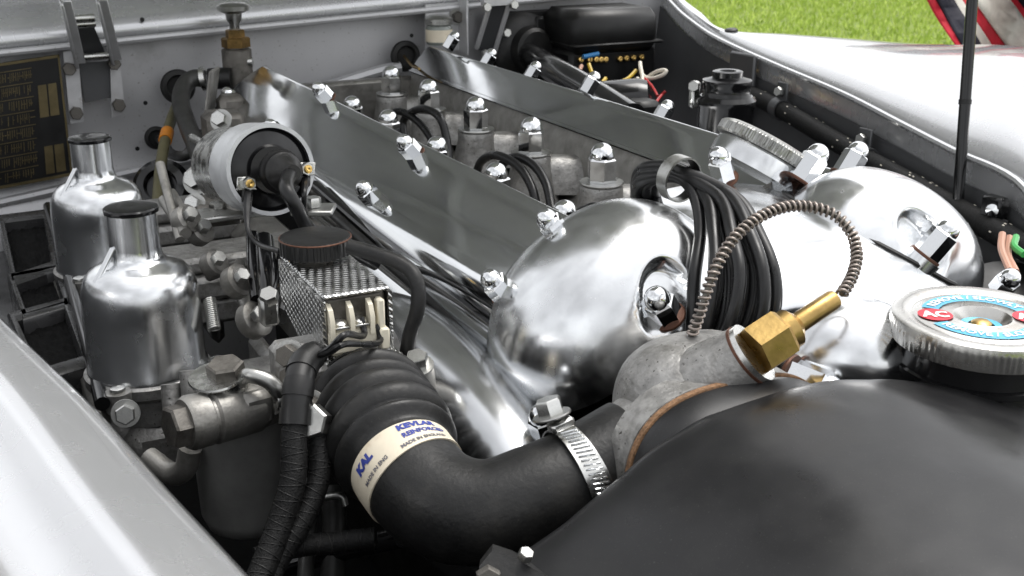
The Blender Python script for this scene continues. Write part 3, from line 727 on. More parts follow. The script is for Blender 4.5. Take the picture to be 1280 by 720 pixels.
for a0, s_ in ((R(-90), 1), (R(90), -1)):
    vs, fs = text_geo('REMOVE / SLOWLY', .0068, .0002); g = G()
    out = []
    for v in vs:
        r_ = .0268-s_*v.y*1.0; a = a0+s_*v.x/.0268; out.append(cp(r_*math.cos(a), r_*math.sin(a), .0013))
    g.add(out, fs); part('lettering', g, 'white_print', cap)

# ------------------------------------------------------------------ water elbow, hose, clamps
g = G(); n = 60; vs = []
for (y_, k_) in ((.4200, 1.0), (.4150, 1.01), (.405, .97), (.385, .86), (.355, .62)):
    for k in range(n):
        t_ = 2*math.pi*k/n; vs.append(V((.337+.0625*k_*math.copysign(abs(math.cos(t_))**.68, math.cos(t_)), y_, .808-.012*(1-k_)+.0572*k_*math.copysign(abs(math.sin(t_))**.68, math.sin(t_)))))
g.add(vs, [(i*n+k, i*n+(k+1) % n, (i+1)*n+(k+1) % n, (i+1)*n+k) for i in range(4) for k in range(n)]+[tuple(range(n)), tuple(4*n+k for k in range(n))]); part('outlet_pad', g, 'black_paint', rad, 60)
elb = thing('water_elbow', 'rough cast aluminium water elbow bolted to the radiator tank', 'elbow', P(880, 560, .60))
fcx, fcz, fy = .337, .808, .420
def oval(k, n, a, b): t = 2*math.pi*k/n; return V((fcx+a*spw(math.cos(t), .68), 0, fcz+b*spw(math.sin(t), .68)))
def flange(y0, y1, a, b, bev, mat, name):
    g = G(); n = 72
    bev = bev
    rings = [(y0, a-bev, b-bev), (y0+bev*.6, a, b), (y1-bev*.6, a, b), (y1, a-bev, b-bev)]
    vs = []
    for (y, aa, bb) in rings: vs += [oval(k, n, aa, bb)+V((0, y, 0)) for k in range(n)]
    fs = [(i*n+k, i*n+(k+1) % n, (i+1)*n+(k+1) % n, (i+1)*n+k) for i in range(3) for k in range(n)]
    fs += [tuple(range(n)), tuple(3*n+k for k in range(n))]
    g.add(vs, fs); return part(name, g, mat, elb, 40)
flange(.4245, .4445, .062, .057, .0028, 'cast_clean', 'flange')
flange(.4205, .4245, .063, .058, .0008, 'cork', 'gasket')
flangepad = True
ec = P(872, 512, .62)
def eld(a, b):
    t = 2*math.pi*a; e = b*math.pi; return ec+V((.046*spw(math.sin(e), .8)*spw(math.cos(t), .8), .042*math.cos(e), .042*spw(math.sin(e), .8)*spw(math.sin(t), .8)))
g = G().grid(eld, 40, 24, True); part('dome', g, 'cast_clean', elb, 0)
g = G().tube([P(765, 582, .600), P(800, 556, .605), P(850, 522, .612)], lambda t: .0225+.008*t, 28); part('hose_neck', g, 'cast_clean', elb)
ba = P(866, 492, .60); bb = P(934, 446, .585)
g = G().tube([ba, ba.lerp(bb, .5), bb], lambda t: .023-.0060*t, 28); part('sender_boss', g, 'cast_clean', elb)
bdir = (bb-ba).normalized()
g = G().cyl(bb, bb+bdir*.0014, .0172, seg=36); part('washer', g, 'copper', elb)
g = G().cyl(bb+bdir*.0014, bb+bdir*.0045, .0166, seg=36); part('collar', g, 'zinc_bright', elb)
g = G().tube([P(792, 604, .592), P(812, 578, .598), P(830, 570, .60)], .010, 14); part('fixing_ear', g, 'cast', elb)

snd = thing('temperature_sender', 'brass hex sender screwed into the water elbow', 'sender', P(965, 460, .58))
hx0 = bb+bdir*.0085; tip = P(1052, 368, .592); sa = (tip-hx0).normalized()
g = G().hexa(hx0-sa*.004, sa, .0240, .019, .1, .35); part('hex_body', g, 'brass', snd, 20)
g = G().lathe([(.0105, .015), (.0105, .020), (.0085, .0215), (.0055, .024), (.0052, .047), (.0045, .0485), (.003, .0485)], hx0, sa, 20); part('stem', g, 'brass', snd)
cpx = [(1052, 368, .592), (1064, 348, .60), (1071, 322, .61), (1066, 295, .62), (1048, 272, .625), (1020, 260, .625), (985, 258, .62), (950, 271, .612), (920, 295, .605), (898, 328, .60), (883, 365, .60), (870, 405, .605), (852, 446, .62), (835, 478, .66), (822, 500, .70)]
cpth = Path([P(*q) for q in cpx], 14)
capi = thing('capillary_tube', 'capillary tube wrapped in a steel spring, looping over the ignition leads', 'tube', P(1052, 368, .592))
g = G().tube(cpth, .0016, 8); part('core_tube', g, 'cast_dirty', capi)
g = G(); turns = int(cpth.L[-1]/.0034); hp = []
for i in range(turns*9+1):
    a = 2*math.pi*i/9; c_, (x_, y_, t_) = cpth.at(cpth.L[-1]*i/(turns*9)); hp.append(c_+x_*(.0027*math.cos(a))+y_*(.0027*math.sin(a)))
hpath = Path.__new__(Path); hpath.p = hp; hpath.n = len(hp); hpath.L = [0]; hpath.fr = []
x_ = None
for i in range(1, len(hp)): hpath.L.append(hpath.L[-1]+(hp[i]-hp[i-1]).length)
for i in range(len(hp)):
    t_ = (hp[min(i+1, len(hp)-1)]-hp[max(i-1, 0)]).normalized()
    if x_ is None: x_ = frame(t_)[0]
    x_ = (x_-t_*x_.dot(t_)).normalized(); hpath.fr.append((x_, t_.cross(x_), t_))
g.tube(hpath, .00085, 5); part('spring_wrap', g, 'steel_coil', capi, 0)

hp_ = Path([P(*q) for q in ((446, 474, .70), (456, 495, .683), (470, 521, .657), (488, 551, .630), (512, 592, .607), (552, 630, .592), (610, 640, .585), (672, 620, .588), (728, 596, .595), (790, 560, .605))], 14)
hose = thing('radiator_hose', 'thick black ribbed rubber hose bending from the manifold to the water elbow', 'hose', P(560, 680, .59))
iL = hp_.near(P(519, 600, .605)); sB = hp_.L[iL]
def hr_(t):
    d = t*hp_.L[-1]
    if d < sB-.014:
        e = smooth(.026, .036, d)*(1-smooth(sB-.024, sB-.014, d)); ph = (d-.028)/.0150
        return .0290+e*(-.0004+.0078*abs(math.sin(ph*math.pi))**.7)
    return .0290-.0023*smooth(sB-.012, sB+.03, d)+.0012*math.sin(smooth(sB, sB+.05, d)*math.pi)
# finer sampling for the bellows
fine = Path.__new__(Path); N_ = 260; fine.n = N_; fine.L = [hp_.L[-1]*i/(N_-1) for i in range(N_)]
fine.p = []; fine.fr = []
for d in fine.L: c_, f_ = hp_.at(d); fine.p.append(c_); fine.fr.append(f_)
g = G().tube(fine, hr_, 48); part('hose_body', g, 'rubber', hose, 0)
lab0, lab1 = sB-.012, sB+.0035
g = G().band(fine, lab0, lab1, .0280, .0012, 64); lb = part('printed_band', g, 'label_paper', hose)
# printing on the band: viewer-facing angle
c_, (x_, y_, t_) = fine.at(sB-.005); vdir = (CAM-c_).normalized(); A0 = math.atan2(vdir.dot(y_), vdir.dot(x_))
upd = uu; AU = math.atan2(upd.dot(y_), upd.dot(x_))
tryx = (x_*-math.sin(A0)+y_*math.cos(A0)).dot(rr); SG = 1 if tryx > 0 else -1
def hose_text(s_, size, d_mid, a_off, mat, bold=.0002, sx=1.):
    vs, fs = text_geo(s_, size, bold); g = G(); out = []
    for v in vs:
        a = A0+SG*(v.x*sx/.0294+a_off); cc_, (xx_, yy_, tt_) = fine.at(d_mid-v.y*.78); out.append(cc_+(xx_*math.cos(a)+yy_*math.sin(a))*.02945)
    g.add(out, fs); part('lettering', g, mat, lb)
hose_text('KEVLAR', .0062, lab0+.0034, .66, 'navy_print', .0004, 1.0)
hose_text('REINFORCED', .0046, lab0+.0086, .74, 'navy_print', .0002, .95)
hose_text('MADE IN ENGLAND', .0030, lab0+.0130, .64, 'grey_print', .0001, 1.05)
hose_text('KAL', .0066, lab0+.0056, -.56, 'navy_print', .0005, 1.1)
hose_text('MADE IN ENG', .0030, lab0+.0122, -.46, 'grey_print', .0001, 1.05)

def clampband(px, name_label, d0, wd, rad_, worm_a, parts=True):
    t = thing('hose_clamp', name_label, 'hose clamp', fine.at(d0)[0], 'steel hose clamps')
    g = G().band(fine, d0-wd/2, d0+wd/2, rad_, .0010, 64); part('strap', g, 'zinc_bright', t)
    return t
d2 = fine.L[fine.near(P(722, 592, .595))]
k2 = clampband(0, 'bright slotted hose clamp round the smooth hose near the water elbow', d2, .0125, .0283, 0)
c_, (x_, y_, t_) = fine.at(d2); ang_up = lambda v: math.atan2(v.dot(y_), v.dot(x_))
aT = ang_up((uu*.9-rr*.25-fw*.25)); aB = ang_up((-fw*.86+rr*.2-uu*.35))
dlt = (aB-aT+math.pi) % (2*math.pi)-math.pi
for k in range(17):
    a = aT+dlt*(.12+.80*k/16); rad_ = x_*math.cos(a)+y_*math.sin(a); tang = t_.cross(rad_)
    g = G().box(c_+rad_*.0298+t_*.0005, (.0088, .0009, .0011), ((t_*.96+tang*.28).normalized(), tang, rad_), .0003); part('rib', g, 'chrome', k2)
a = aT-dlt*.02; rad_ = x_*math.cos(a)+y_*math.sin(a); tang = t_.cross(rad_)
g = G().box(c_+rad_*.0315, (.013, .010, .006), (t_, tang, rad_), .0015); part('worm_housing', g, 'zinc_bright', k2)
bolt(k2, c_+rad_*.034+uu*.003-rr*.004, (rad_+uu*.8-rr*.2).normalized(), .0125, HEXBOLT_B, True)
d1 = .018
k1 = clampband(0, 'perforated hose clamp at the manifold end of the ribbed hose', d1, .010, .0318, 0)
c_, (x_, y_, t_) = fine.at(d1)
for k in range(34):
    a = ang_up(uu)+(-1.5+3.0*k/33); rad_ = x_*math.cos(a)+y_*math.sin(a); tang = t_.cross(rad_)
    g = G().box(c_+rad_*.0331, (.0052, .0010, .0009), (t_, tang, rad_), .0002); part('rib', g, 'zinc', k1)
g = G().lathe([(.0275, -.03), (.0275, .03)], fine.p[0], fine.fr[0][2], 32, False); 
wm = thing('water_manifold', 'cast aluminium water outlet at the top of the ribbed hose', 'manifold', P(440, 470, .70))
g.lathe([(.034, -.03), (.034, -.022), (.0275, -.020)], fine.p[0], fine.fr[0][2], 32); part('outlet', g, 'cast_clean', wm)

# ------------------------------------------------------------------ plug leads
ld = thing('ignition_leads', 'bundle of black plug leads draped over the engine front', 'cables', P(900, 440, .66))
LD = [(872, 868, 865, 856, .012), (893, 893, 884, 868, -.004), (905, 912, 905, 880, .008), (922, 925, 912, 884, -.010), (934, 945, 934, 898, .010), (950, 954, 948, 905, -.006), (962, 968, 962, 915, .004), (940, 932, 925, 895, .018), (906, 902, 890, 872, .020)]
for k, (xa, xb, xc, xd, dz) in enumerate(LD):
    s_ = k/8; c3 = k % 3; j = rnd.uniform(-3, 3)
    path = [P(796+11*c3+j, 252+3*(k % 2), .81), P(799+11*c3, 229-7*(k//3), .765), P(830+4*c3, 220-6*(k//3)+j*.3, .738), P(856+5*c3, 226-5*(k//3), .720+.006*c3), P(.55*xa+.45*870+j, 252-7*s_, .703-.010*s_+dz*.5), P(.8*xa+.2*890, 292+j, .684-.014*s_+dz), P(xb, 345, .668-.014*s_+dz), P(xc, 405, .666-.010*s_+dz), P(xd, 448, .68+dz*.6), P(xd-18, 505, .70)]
    g = G().tube(path, .0040, 12, 7); part('lead', g, 'lead_black', ld, 60)
pr0, pr1 = P(845, 222, .722), P(868, 230, .712)
rp_ = Path([P(838, 219, .728), P(856, 226, .717), P(876, 237, .706)], 6)
g = G().band(rp_, .004, .013, .0135, .0012, 36); part('clip_ring', g, 'zinc', ld)

vl = [[(486, 172, .452), (486, 150, .455), (498, 139, .462), (520, 150, .470), (538, 172, .474), (548, 200, .474)],
      [(506, 176, .462), (505, 150, .466), (525, 136, .472), (548, 145, .478), (558, 172, .480), (562, 205, .476)],
      [(594, 232, .470), (600, 204, .472), (620, 194, .474), (648, 208, .476), (665, 235, .476), (672, 265, .474)],
      [(618, 215, .476), (640, 197, .482), (664, 204, .486), (682, 228, .486), (690, 262, .480)],
      [(724, 275, .470), (737, 260, .474), (757, 262, .478), (777, 277, .478), (790, 300, .476)],
      [(712, 280, .466), (728, 264, .468), (748, 268, .472), (764, 290, .474)]]
for k, pth in enumerate(vl):
    g = G().tube([PX(*q) for q in pth], .0043, 10, 6)
    solo('plug_lead', g, 'lead_black', ['black plug lead arching behind the rearmost valley nuts, lower loop', 'black plug lead arching high beside the second valley nut', 'black plug lead looping low in the middle of the valley', 'black plug lead arching over the middle of the valley', 'black plug lead diving into the valley just behind the near lobe', 'short black plug lead between the last valley nut and the near lobe'][k], 'cable', 'plug leads in the valley')

# ------------------------------------------------------------------ ignition coil and its leads
coil = thing('ignition_coil', 'ignition coil in a pale clamp, its black bakelite end facing the viewer', 'coil', P(335, 275, .84))
ccn = P(338, 212, .815); cb = V((-.10, .975, -.16)).normalized()
g = G().lathe([(.0295, .004), (.0295, .09), (.027, .094), (0, .094)], ccn, cb, 48); part('can', g, 'zinc_bright', coil)
g = G().lathe([(.0295, -.002), (.0325, -.002), (.0330, .001), (.0330, .010), (.0318, .012), (.0318, .016), (.0328, .018), (.0328, .036), (.0315, .038), (.0296, .038)], ccn, cb, 64, False); part('clamp_band', g, 'grey_strap', coil, 30)
g = G().lathe([(.0296, .004), (.0293, .002), (.026, .0005), (.018, -.0015), (.0165, -.006), (0, -.006)], ccn, cb, 48, False); part('bakelite_end', g, 'black_gloss', coil)
xC, yC, _ = frame(-cb); rC = (rr-cb*rr.dot(cb)).normalized(); uC = (uu-cb*uu.dot(cb)).normalized()
def cface(px, py): return PPL(px, py, ccn, cb)
tw = cface(347, 214)
g = G().lathe([(.0158, -.002), (.0165, .004), (.0150, .008), (.0142, .009), (.0138, .013), (.0115, .015), (.0105, .019), (.0075, .022), (.0062, .028), (.0055, .030)], tw, -cb, 28); part('rubber_boot', g, 'rubber', coil)
for (tx, ty), hx in (((308, 229), (0, 0)), ((380, 211), (0, 0))):
    q = cface(tx, ty)-cb*.003
    g = G().box(q+cb*.001, (.0155, .0095, .0015), (rC, uC, -cb), .0006); tb = part('terminal_tag', g, 'zinc_bright', coil)
    inst('terminal_nut', HEXBOLT_B, coil, q+cb*.0012, -cb, .0088)
    inst('terminal_screw', SCREW_BR, coil, q-cb*.003, -cb, .0062)
    g = G().box(q-uC*.0085+cb*.0004, (.008, .009, .0035), (rC, uC, -cb), .001); part('lead_sleeve', g, 'black_satin', coil)
# mounting feet
for (px, py, d) in ((392, 262, .835), (272, 268, .86)):
    q = P(px, py, d); g = G().box(q, (.030, .024, .004), (rr, hh, zz), .001); ft = part('foot', g, 'zinc', coil)
    bolt(coil, q+zz*.0025, zz, .0105, HEXBOLT_B, False)
q0, q1 = P(278, 262, .86), P(300, 250, .84)
g = G().prism([P(262, 262, .87), P(300, 280, .845), P(312, 262, .85), P(282, 235, .86)], zz*.003); part('bracket', g, 'cast', coil)
g = G().box((q0+q1)/2+V((0, .0, -.006)), (.05, .03, .004), None, .001); part('bracket', g, 'zinc', coil)
g = G().tube([tw-cb*.024, P(358, 235, .765), P(372, 262, .765), P(388, 288, .78), P(420, 305, .81), P(470, 330, .84)], .0050, 12); solo('coil_lead', g, 'lead_black', 'thick black high tension lead leaving the coil boot', 'cable')
g = G().tube([cface(309, 241)-cb*.003, P(309, 262, .80), P(311, 290, .79), P(325, 306, .78), P(350, 314, .75)], lambda t: .0032-.0014*smooth(.1, .35, t), 8); solo('coil_wire', g, 'lead_black', 'thin black wire from the left coil terminal down to the tread box', 'wire')
g = G().tube([cface(380, 224)-cb*.003, P(380, 242, .81), P(381, 262, .82), P(384, 285, .84)], lambda t: .0032-.0012*smooth(.1, .35, t), 8); solo('coil_wire', g, 'lead_black', 'short thin black wire under the right coil terminal', 'wire')

# ------------------------------------------------------------------ tread box with terminal block
tb = thing('tread_plate_box', 'bright tread-plate box with black ribbed knob and cream terminals', 'box', (.2, .637, .825))
x0, x1, y0, y1, z1 = .180, .2205, .596, .684, .880
g = G()
g.box(((x0+x1)/2, (y0+y1)/2, z1-.0012), (x1-x0, y1-y0, .0024), None, .0011); part('top_plate', g, 'tread', tb, 30)
g = G().prism([V((x0-.001, y0, z1-.003)), V((x0-.001, y1, z1-.003)), V((x0-.001, y1, z1-.030)), V((x0-.001, y0+.03, z1-.052)), V((x0-.001, y0, z1-.052))], V((.0022, 0, 0))); part('side_plate', g, 'tread', tb, 30)
g = G().prism([V((x1-.0012, y0, z1-.003)), V((x1-.0012, y1, z1-.003)), V((x1-.0012, y1, z1-.045)), V((x1-.0012, y0, z1-.048))], V((.0022, 0, 0))); part('side_plate', g, 'tread', tb, 30)
g = G().box(((x0+x1)/2, y0+.028, z1-.028), (x1-x0-.004, .05, .05), None, .002); part('inner_block', g, 'cast_dirty', tb)
# cream terminal block
g = G(); yb = y0+.002
g.box(((x0+x1)/2-.003, yb+.003, z1-.029), (.031, .016, .017), None, .003)
g.box(((x0+x1)/2-.003, yb+.012, z1-.013), (.031, .004, .020), None, .001)
for xx in (x0+.0035, x0+.0155, x0+.0275):
    g.prism([V((xx-.0014, yb+.010, z1-.005)), V((xx-.0014, yb+.003, z1-.005)), V((xx-.0014, yb-.004, z1-.0085)), V((xx-.0014, yb-.007, z1-.015)), V((xx-.0014, yb-.006, z1-.026)), V((xx-.0014, yb+.010, z1-.030))], V((.0028, 0, 0)))
g.box((x0+.0335, yb-.002, z1-.019), (.0045, .007, .026), None, .001)
g.box((x0+.0345, yb-.004, z1-.030), (.0060, .007, .013), None, .001)
tblk = part('terminal_block', g, 'cream', tb)
for xx in (x0+.0095, x0+.0215):
    g = G().box((xx, yb-.001, z1-.0195), (.0085, .011, .0016), None, .0004); part('terminal_plate', g, 'zinc_bright', tb)
    inst('terminal_screw', SCREW, tb, (xx, yb-.002, z1-.0187), (0, -.35, 1), .0078)
for a_, b_ in (((x0+.022, yb-.003, z1-.016), 0), ((x0+.031, yb-.003, z1-.022), 1)):
    q = V(a_); g = G().tube([q, q+V((-.002, -.008, -.008)), P(432, 418+12*b_, .615), P(412, 436+4*b_, .62), P(392, 446, .635)], .0019, 8); part('terminal_wire', g, 'lead_black', tb)
# knob
kc = V((.199, .668, z1+.003)); kf = lambda t, i: 1+(.014*math.copysign(1, math.sin(t*34)) if i in (1, 2) else 0)
g = G().lathe([(.017, 0), (.0222, .0005), (.0222, .0095), (.0212, .0112), (.017, .0118), (0, .0122)], kc, (0, 0, 1), 204, False, kf); part('ribbed_knob', g, 'black_satin', tb, 25)
g = G().lathe([(.0225, .0099), (.0226, .0104), (.0218, .0108)], kc, (0, 0, 1), 60, False); part('copper_rim', g, 'copper', tb)
g = G().lathe([(.012, -.003), (.012, .001)], kc, (0, 0, 1), 24); part('collar', g, 'cast_dirty', tb)
g = G().tube([P(436, 308, .70), P(470, 318, .695), (P(505, 332, .69)), P(521, 352, .685), P(522, 385, .685), P(512, 420, .69), P(507, 452, .70)], .0046, 12); solo('breather_hose', g, 'rubber', 'slim black hose curving from the ribbed knob down past the tread box', 'hose')

# ------------------------------------------------------------------ intake side castings
im = thing('inlet_manifold', 'grey cast aluminium inlet manifold between carburettors and cylinder head', 'manifold', (.2, .8, .70))
def arm(y0, zc, h1, mat='cast_clean'):
    g = G()
    for k, (dz, hz, ex) in enumerate(((.016, .014, 0), (-.002, .020, .004), (-.024, .022, .001))):
        g.box((.20, y0-ex, zc+dz), (.15, .050+2*ex, hz), None, .004)
    return part('runner', g, mat, im)
for yy_, z_ in ((.70, .775), (.935, .79), (1.10, .79)): arm(yy_, z_, 0)
g = G().box((.262, .90, .765), (.055, .72, .075), None, .018); part('gallery', g, 'cast', im)
# smooth polished casting on the head side, seen under the front of the near cam cover
g = G(); bc = V((.268, .655, .752))
g.grid(lambda a, b: bc+V((.052*spw(math.sin(b*math.pi), .8)*math.cos(2*math.pi*a), .17*math.cos(b*math.pi), .080*spw(math.sin(b*math.pi), .8)*math.sin(2*math.pi*a))), 56, 40, True); part('water_gallery', g, 'polished_soft', im, 0)
bolt(im, P(522, 456, .68), (-.2, -.3, 1), .012, HEXBOLT_B, True)
g = G().lathe([(.010, -.05), (.0095, 0)], P(522, 457, .68), (-.2, -.3, 1), 18); part('stud_boss', g, 'cast', im)
# black pipes that run along the low edge of the near cam cover
for k, (a_, b_, r_) in enumerate((((394, 232), (612, 418), .0048), ((398, 252), (606, 432), .0040))):
    d0, d1 = 1.0-.03*k, .745-.006*k
    g = G().tube([P(a_[0], a_[1], d0), P((a_[0]*.55+b_[0]*.45)+2, a_[1]*.55+b_[1]*.45+3, 1/(.55/d0+.45/d1)), P(b_[0], b_[1], d1), P(b_[0]+.22*(b_[0]-a_[0]), b_[1]+.24*(b_[1]-a_[1]), d1-.03)], r_, 12)
    solo('conduit_pipe', g, 'black_gloss' if k != 1 else 'rubber', ['glossy black pipe running under the near cam cover edge, the upper of two thick ones', 'matt black rubber pipe below the glossy one under the near cam cover', 'thin glossy black pipe tucked closest to the near cam cover flange'][k], 'pipe', 'pipes along the cam cover')

# throttle linkages
lk = thing('throttle_linkage', 'grey levers, rods and return spring between the carburettors', 'linkage', (.17, .80, .77))
for pts_, r_ in ((((205, 250), (232, 292)), .0045), (((215, 240), (240, 280)), .003), (((300, 360), (318, 402)), .006), (((262, 345), (300, 330)), .004), (((200, 205), (225, 300)), .0035)):
    g = G().tube([P(pts_[0][0], pts_[0][1], .86), P(pts_[1][0], pts_[1][1], .82)], r_, 10); part('rod', g, 'cast', lk)
for q, s_ in (((233, 275, .83), .011), ((297, 352, .80), .012), ((318, 400, .78), .013), ((268, 330, .82), .010), ((250, 290, .84), .010)):
    g = G().lathe([(s_*.9, -.006), (s_, -.004), (s_, .004), (s_*.8, .006)], P(*q), (.5, -.6, .5), 18); part('ball_joint', g, 'cast', lk); bolt(lk, P(q[0]+3, q[1]-5, q[2]-.012), (.3, -.6, .6), .009, HEXBOLT, False)
g = G(); a_, b_ = P(262, 375, .80), P(268, 412, .79); ax_ = (b_-a_)
x_, y_, t_ = frame(ax_); pts_ = [a_+t_*(ax_.length*i/140)+x_*.004*math.cos(i*.7)+y_*.004*math.sin(i*.7) for i in range(141)]
g.tube(pts_, .0008, 5, 1); part('return_spring', g, 'spring', lk, 0)
bolt(lk, P(338, 374, .752), (-.3, -.5, .8), .011, HEXBOLT, False)
g = G().box(P(336, 388, .755), (.012, .010, .020), None, .002); part('stop_block', g, 'zinc', lk)
for pts_, r_ in ((((330, 300, .83), (334, 345, .79), (336, 380, .77)), .007), (((316, 295, .84), (318, 340, .80), (322, 375, .78)), .005), (((360, 320, .82), (352, 365, .78), (345, 395, .76)), .008)):
    solo('rubber_pipe', G().tube([P(*q) for q in pts_], r_, 12), 'black_gloss', {.007: 'glossy black pipe dropping behind the linkage stop block', .005: 'thin black pipe left of the pair behind the front carburettor', .008: 'thick glossy black pipe dropping beside the tread box'}[r_], 'pipe', 'pipes behind the front carburettor')

# ------------------------------------------------------------------ carburettors
def carb(x, y, zt, front, label):
    t = thing('carburettor', label, 'carburettor', (x, y, .70), 'twin carburettors')
    zb = zt-.113
    prof = [(.0405, 0), (.0405, .003), (.0392, .005), (.0390, .045), (.0387, .053), (.0378, .060), (.0355, .0665), (.0315, .0715), (.0265, .0745), (.0215, .0765), (.0185, .0785), (.0172, .082), (.0165, .087), (.0162, .112)]
    g = G().lathe(prof, (x, y, zb), (0, 0, 1), 64, False); dp = part('dashpot', g, 'bell_alloy', t, 45)
    g = G().lathe([(.0160, .1105), (.0176, .111), (.0178, .1135), (.0170, .1145), (.013, .115), (0, .1145)], (x, y, zb), (0, 0, 1), 40, False, lambda a, i: 1+(.02*math.copysign(1, math.sin(a*12)) if i in (1, 2) else 0)); part('damper_cap', g, 'black_gloss', t, 30)
    # vent web beside the neck
    dv = V((-.80, -.35, 0)).normalized(); p0 = V((x, y, zb))
    g = G().tube([p0+dv*.0315+zz*.0690, p0+dv*.0255+zz*.0765, p0+dv*.0162+zz*.089], .0022, 10); part('vent_web', g, 'bell_alloy', dp)
    # body under the bell
    g = G().lathe([(.030, -.034), (.037, -.030), (.0385, -.012), (.0425, -.008), (.0430, -.001), (.0410, .0005)], (x, y, zb), (0, 0, 1), 48); part('suction_flange', g, 'cast_clean', t)
    for a in (R(236), R(338), R(95)):
        q = V((x+.0475*math.cos(a), y+.0475*math.sin(a), zb))
        g = G().lathe([(.0085, -.012), (.0085, .0015)], q, (0, 0, 1), 20); ea = part('ear', g, 'cast_clean', t); g2 = None
        inst('cheese_screw', SCREW, t, q+zz*.0015, (0, 0, 1), .0105)
    g = G().cyl((x-.036, y, zb-.040), (x+.085, y, zb-.040), .029, seg=36); part('throttle_barrel', g, 'cast_clean', t)
    g = G().box((x+.012, y-.008, zb-.050), (.075, .066, .045), None, .010); part('body', g, 'cast_clean', t)
    g = G().box((x-.038, y, zb-.042), (.010, .080, .066), None, .008); part('intake_flange', g, 'cast', t)
    g = G().box((x+.085, y, zb-.040), (.012, .085, .072), None, .008); part('manifold_flange', g, 'cast_clean', t)
    if front:
        for (px, py, d) in ((157, 517, .715),): bolt(t, P(px, py, d), (-.2, -1, .3), .011, HEXBOLT_B, True)
        for (px, py, d) in ((213, 492, .72), (236, 475, .72)):
            g = G().cyl(P(px, py-12, d), P(px+3, py+24, d), .006, seg=14); part('pillar', g, 'cast_clean', t)
    return t
cf = carb(.106, .774, .897, True, 'front carburettor with bright bell dashpot, nearest the viewer')
carb(.113, 1.022, .897, False, 'rear carburettor with bright bell dashpot, below the engraved plate')

# float chamber with banjo union
fc = thing('float_chamber', 'dark grey carburettor float chamber with large cap nut, at the lower left', 'float chamber', P(303, 650, .70))
fcx_, fcy_ = .141, .640
pT = PY(300, 512, fcy_)
g = G().lathe([(.020, -.078), (.0255, -.074), (.0285, -.066), (.0300, -.004), (.0300, 0)], (pT.x, fcy_, pT.z), (0, 0, 1), 48); part('bowl', g, 'bowl_grey', fc)
g = G().lathe([(.0315, 0), (.0318, .002), (.0315, .0055), (.027, .008), (.012, .013), (0, .014)], (pT.x, fcy_, pT.z), (0, 0, 1), 48, False); part('lid', g, 'cast', fc)
lx = P(330, 505, .665); rx = P(232, 530, .635); la = (rx-lx).normalized()
g = G().lathe([(.0125, -.005), (.0150, .0), (.0158, .026), (.0140, .0275), (.0140, .029), (.0155, .030), (.0157, .040), (.014, .043), (0, .043)], P(318, 508, .665), la, 32); part('filter_housing', g, 'cast', fc)
g = G().box(P(312, 505, .662), (.026, .022, .022), frame(la), .004); part('bridge', g, 'cast', fc)
hb = P(318, 508, .665)+la*.043
g = G().hexa(hb-la*.001, la, .0215, .010, .12, .2); part('cap_nut', g, 'cast_dirty', fc, 20)
# banjo
bj = P(284, 478, .655)
g = G().lathe([(.0085, -.020), (.0085, -.012), (.0118, -.010), (.0122, -.002), (.0118, .004)], bj, (-.1, -.15, 1), 24); part('banjo_ring', g, 'zinc_bright', fc)
g = G().lathe([(.0095, -.013), (.0095, -.0115)], bj, (-.1, -.15, 1), 24); part('copper_washer', g, 'copper', fc)
g = G().hexa(bj+zz*.004, (-.1, -.15, 1), .0185, .009, .12, .3); part('banjo_bolt', g, 'cast_dirty', fc, 20)
g = G().lathe([(.015, 0), (.0155, .001), (.015, .002)], bj+zz*.0035+V((-.006, 0, 0)), (-.1, -.15, 1), 26); part('tag_washer', g, 'zinc_bright', fc)
g = G().tube([bj+V((.006, -.004, 0)), P(312, 469, .645), P(335, 476, .645), P(348, 490, .648), P(352, 500, .655)], .0046, 12); part('fuel_pipe', g, 'zinc', fc)
g = G().lathe([(.006, 0), (.007, .003), (.007, .009), (.0055, .012)], P(343, 500, .650), (1, .1, -.05), 18); part('pipe_end', g, 'zinc_bright', fc)
g = G().tube([P(186, 572, .70), P(215, 592, .69), P(232, 585, .68), P(238, 560, .675)], .0068, 14); part('overflow_pipe', g, 'cast', fc)

# black air box with foam
ab = thing('air_box', 'black air box with three foam-filled openings beside the carburettors', 'air box', P(60, 480, .75))
frames = [[(2, 275), (57, 268), (68, 333), (18, 350)], [(14, 348), (70, 338), (84, 382), (32, 398)], [(16, 398), (82, 380), (108, 452), (48, 470)]]
for q in frames:
    cs = [PZ(a, b, .778) for (a, b) in q]
    ctr = sum(cs, V((0, 0, 0)))/4; nrm = (cs[1]-cs[0]).cross(cs[3]-cs[0]).normalized()
    if nrm.dot(CAM-ctr) < 0: nrm = -nrm
    outer = [ctr+(c_-ctr)*1.16 for c_ in cs]; inner = [ctr+(c_-ctr)*.86 for c_ in cs]
    g = G(); vs = []
    for lp, off in ((outer, -.02), (outer, .0), ([ctr+(c_-ctr)*1.10 for c_ in cs], .003), ([ctr+(c_-ctr)*.92 for c_ in cs], .003), (inner, 0), (inner, -.014)):
        vs += [c_+nrm*off for c_ in lp]
    fs = [(i*4+k, i*4+(k+1) % 4, i*4+4+(k+1) % 4, i*4+4+k) for i in range(5) for k in range(4)]
    g.add(vs, fs); fr_ = part('opening_frame', g, 'frame_black', ab, 50)
    n_ = 26
    def foamf(a, b):
        p = inner[0].lerp(inner[1], a).lerp(inner[3].lerp(inner[2], a), b)*1.0
        return p+nrm*(-.009+mn.noise(p*420)*.0022+mn.noise(p*140)*.002)
    g = G().grid(foamf, n_, n_); part('foam_insert', g, 'foam', fr_, 0)
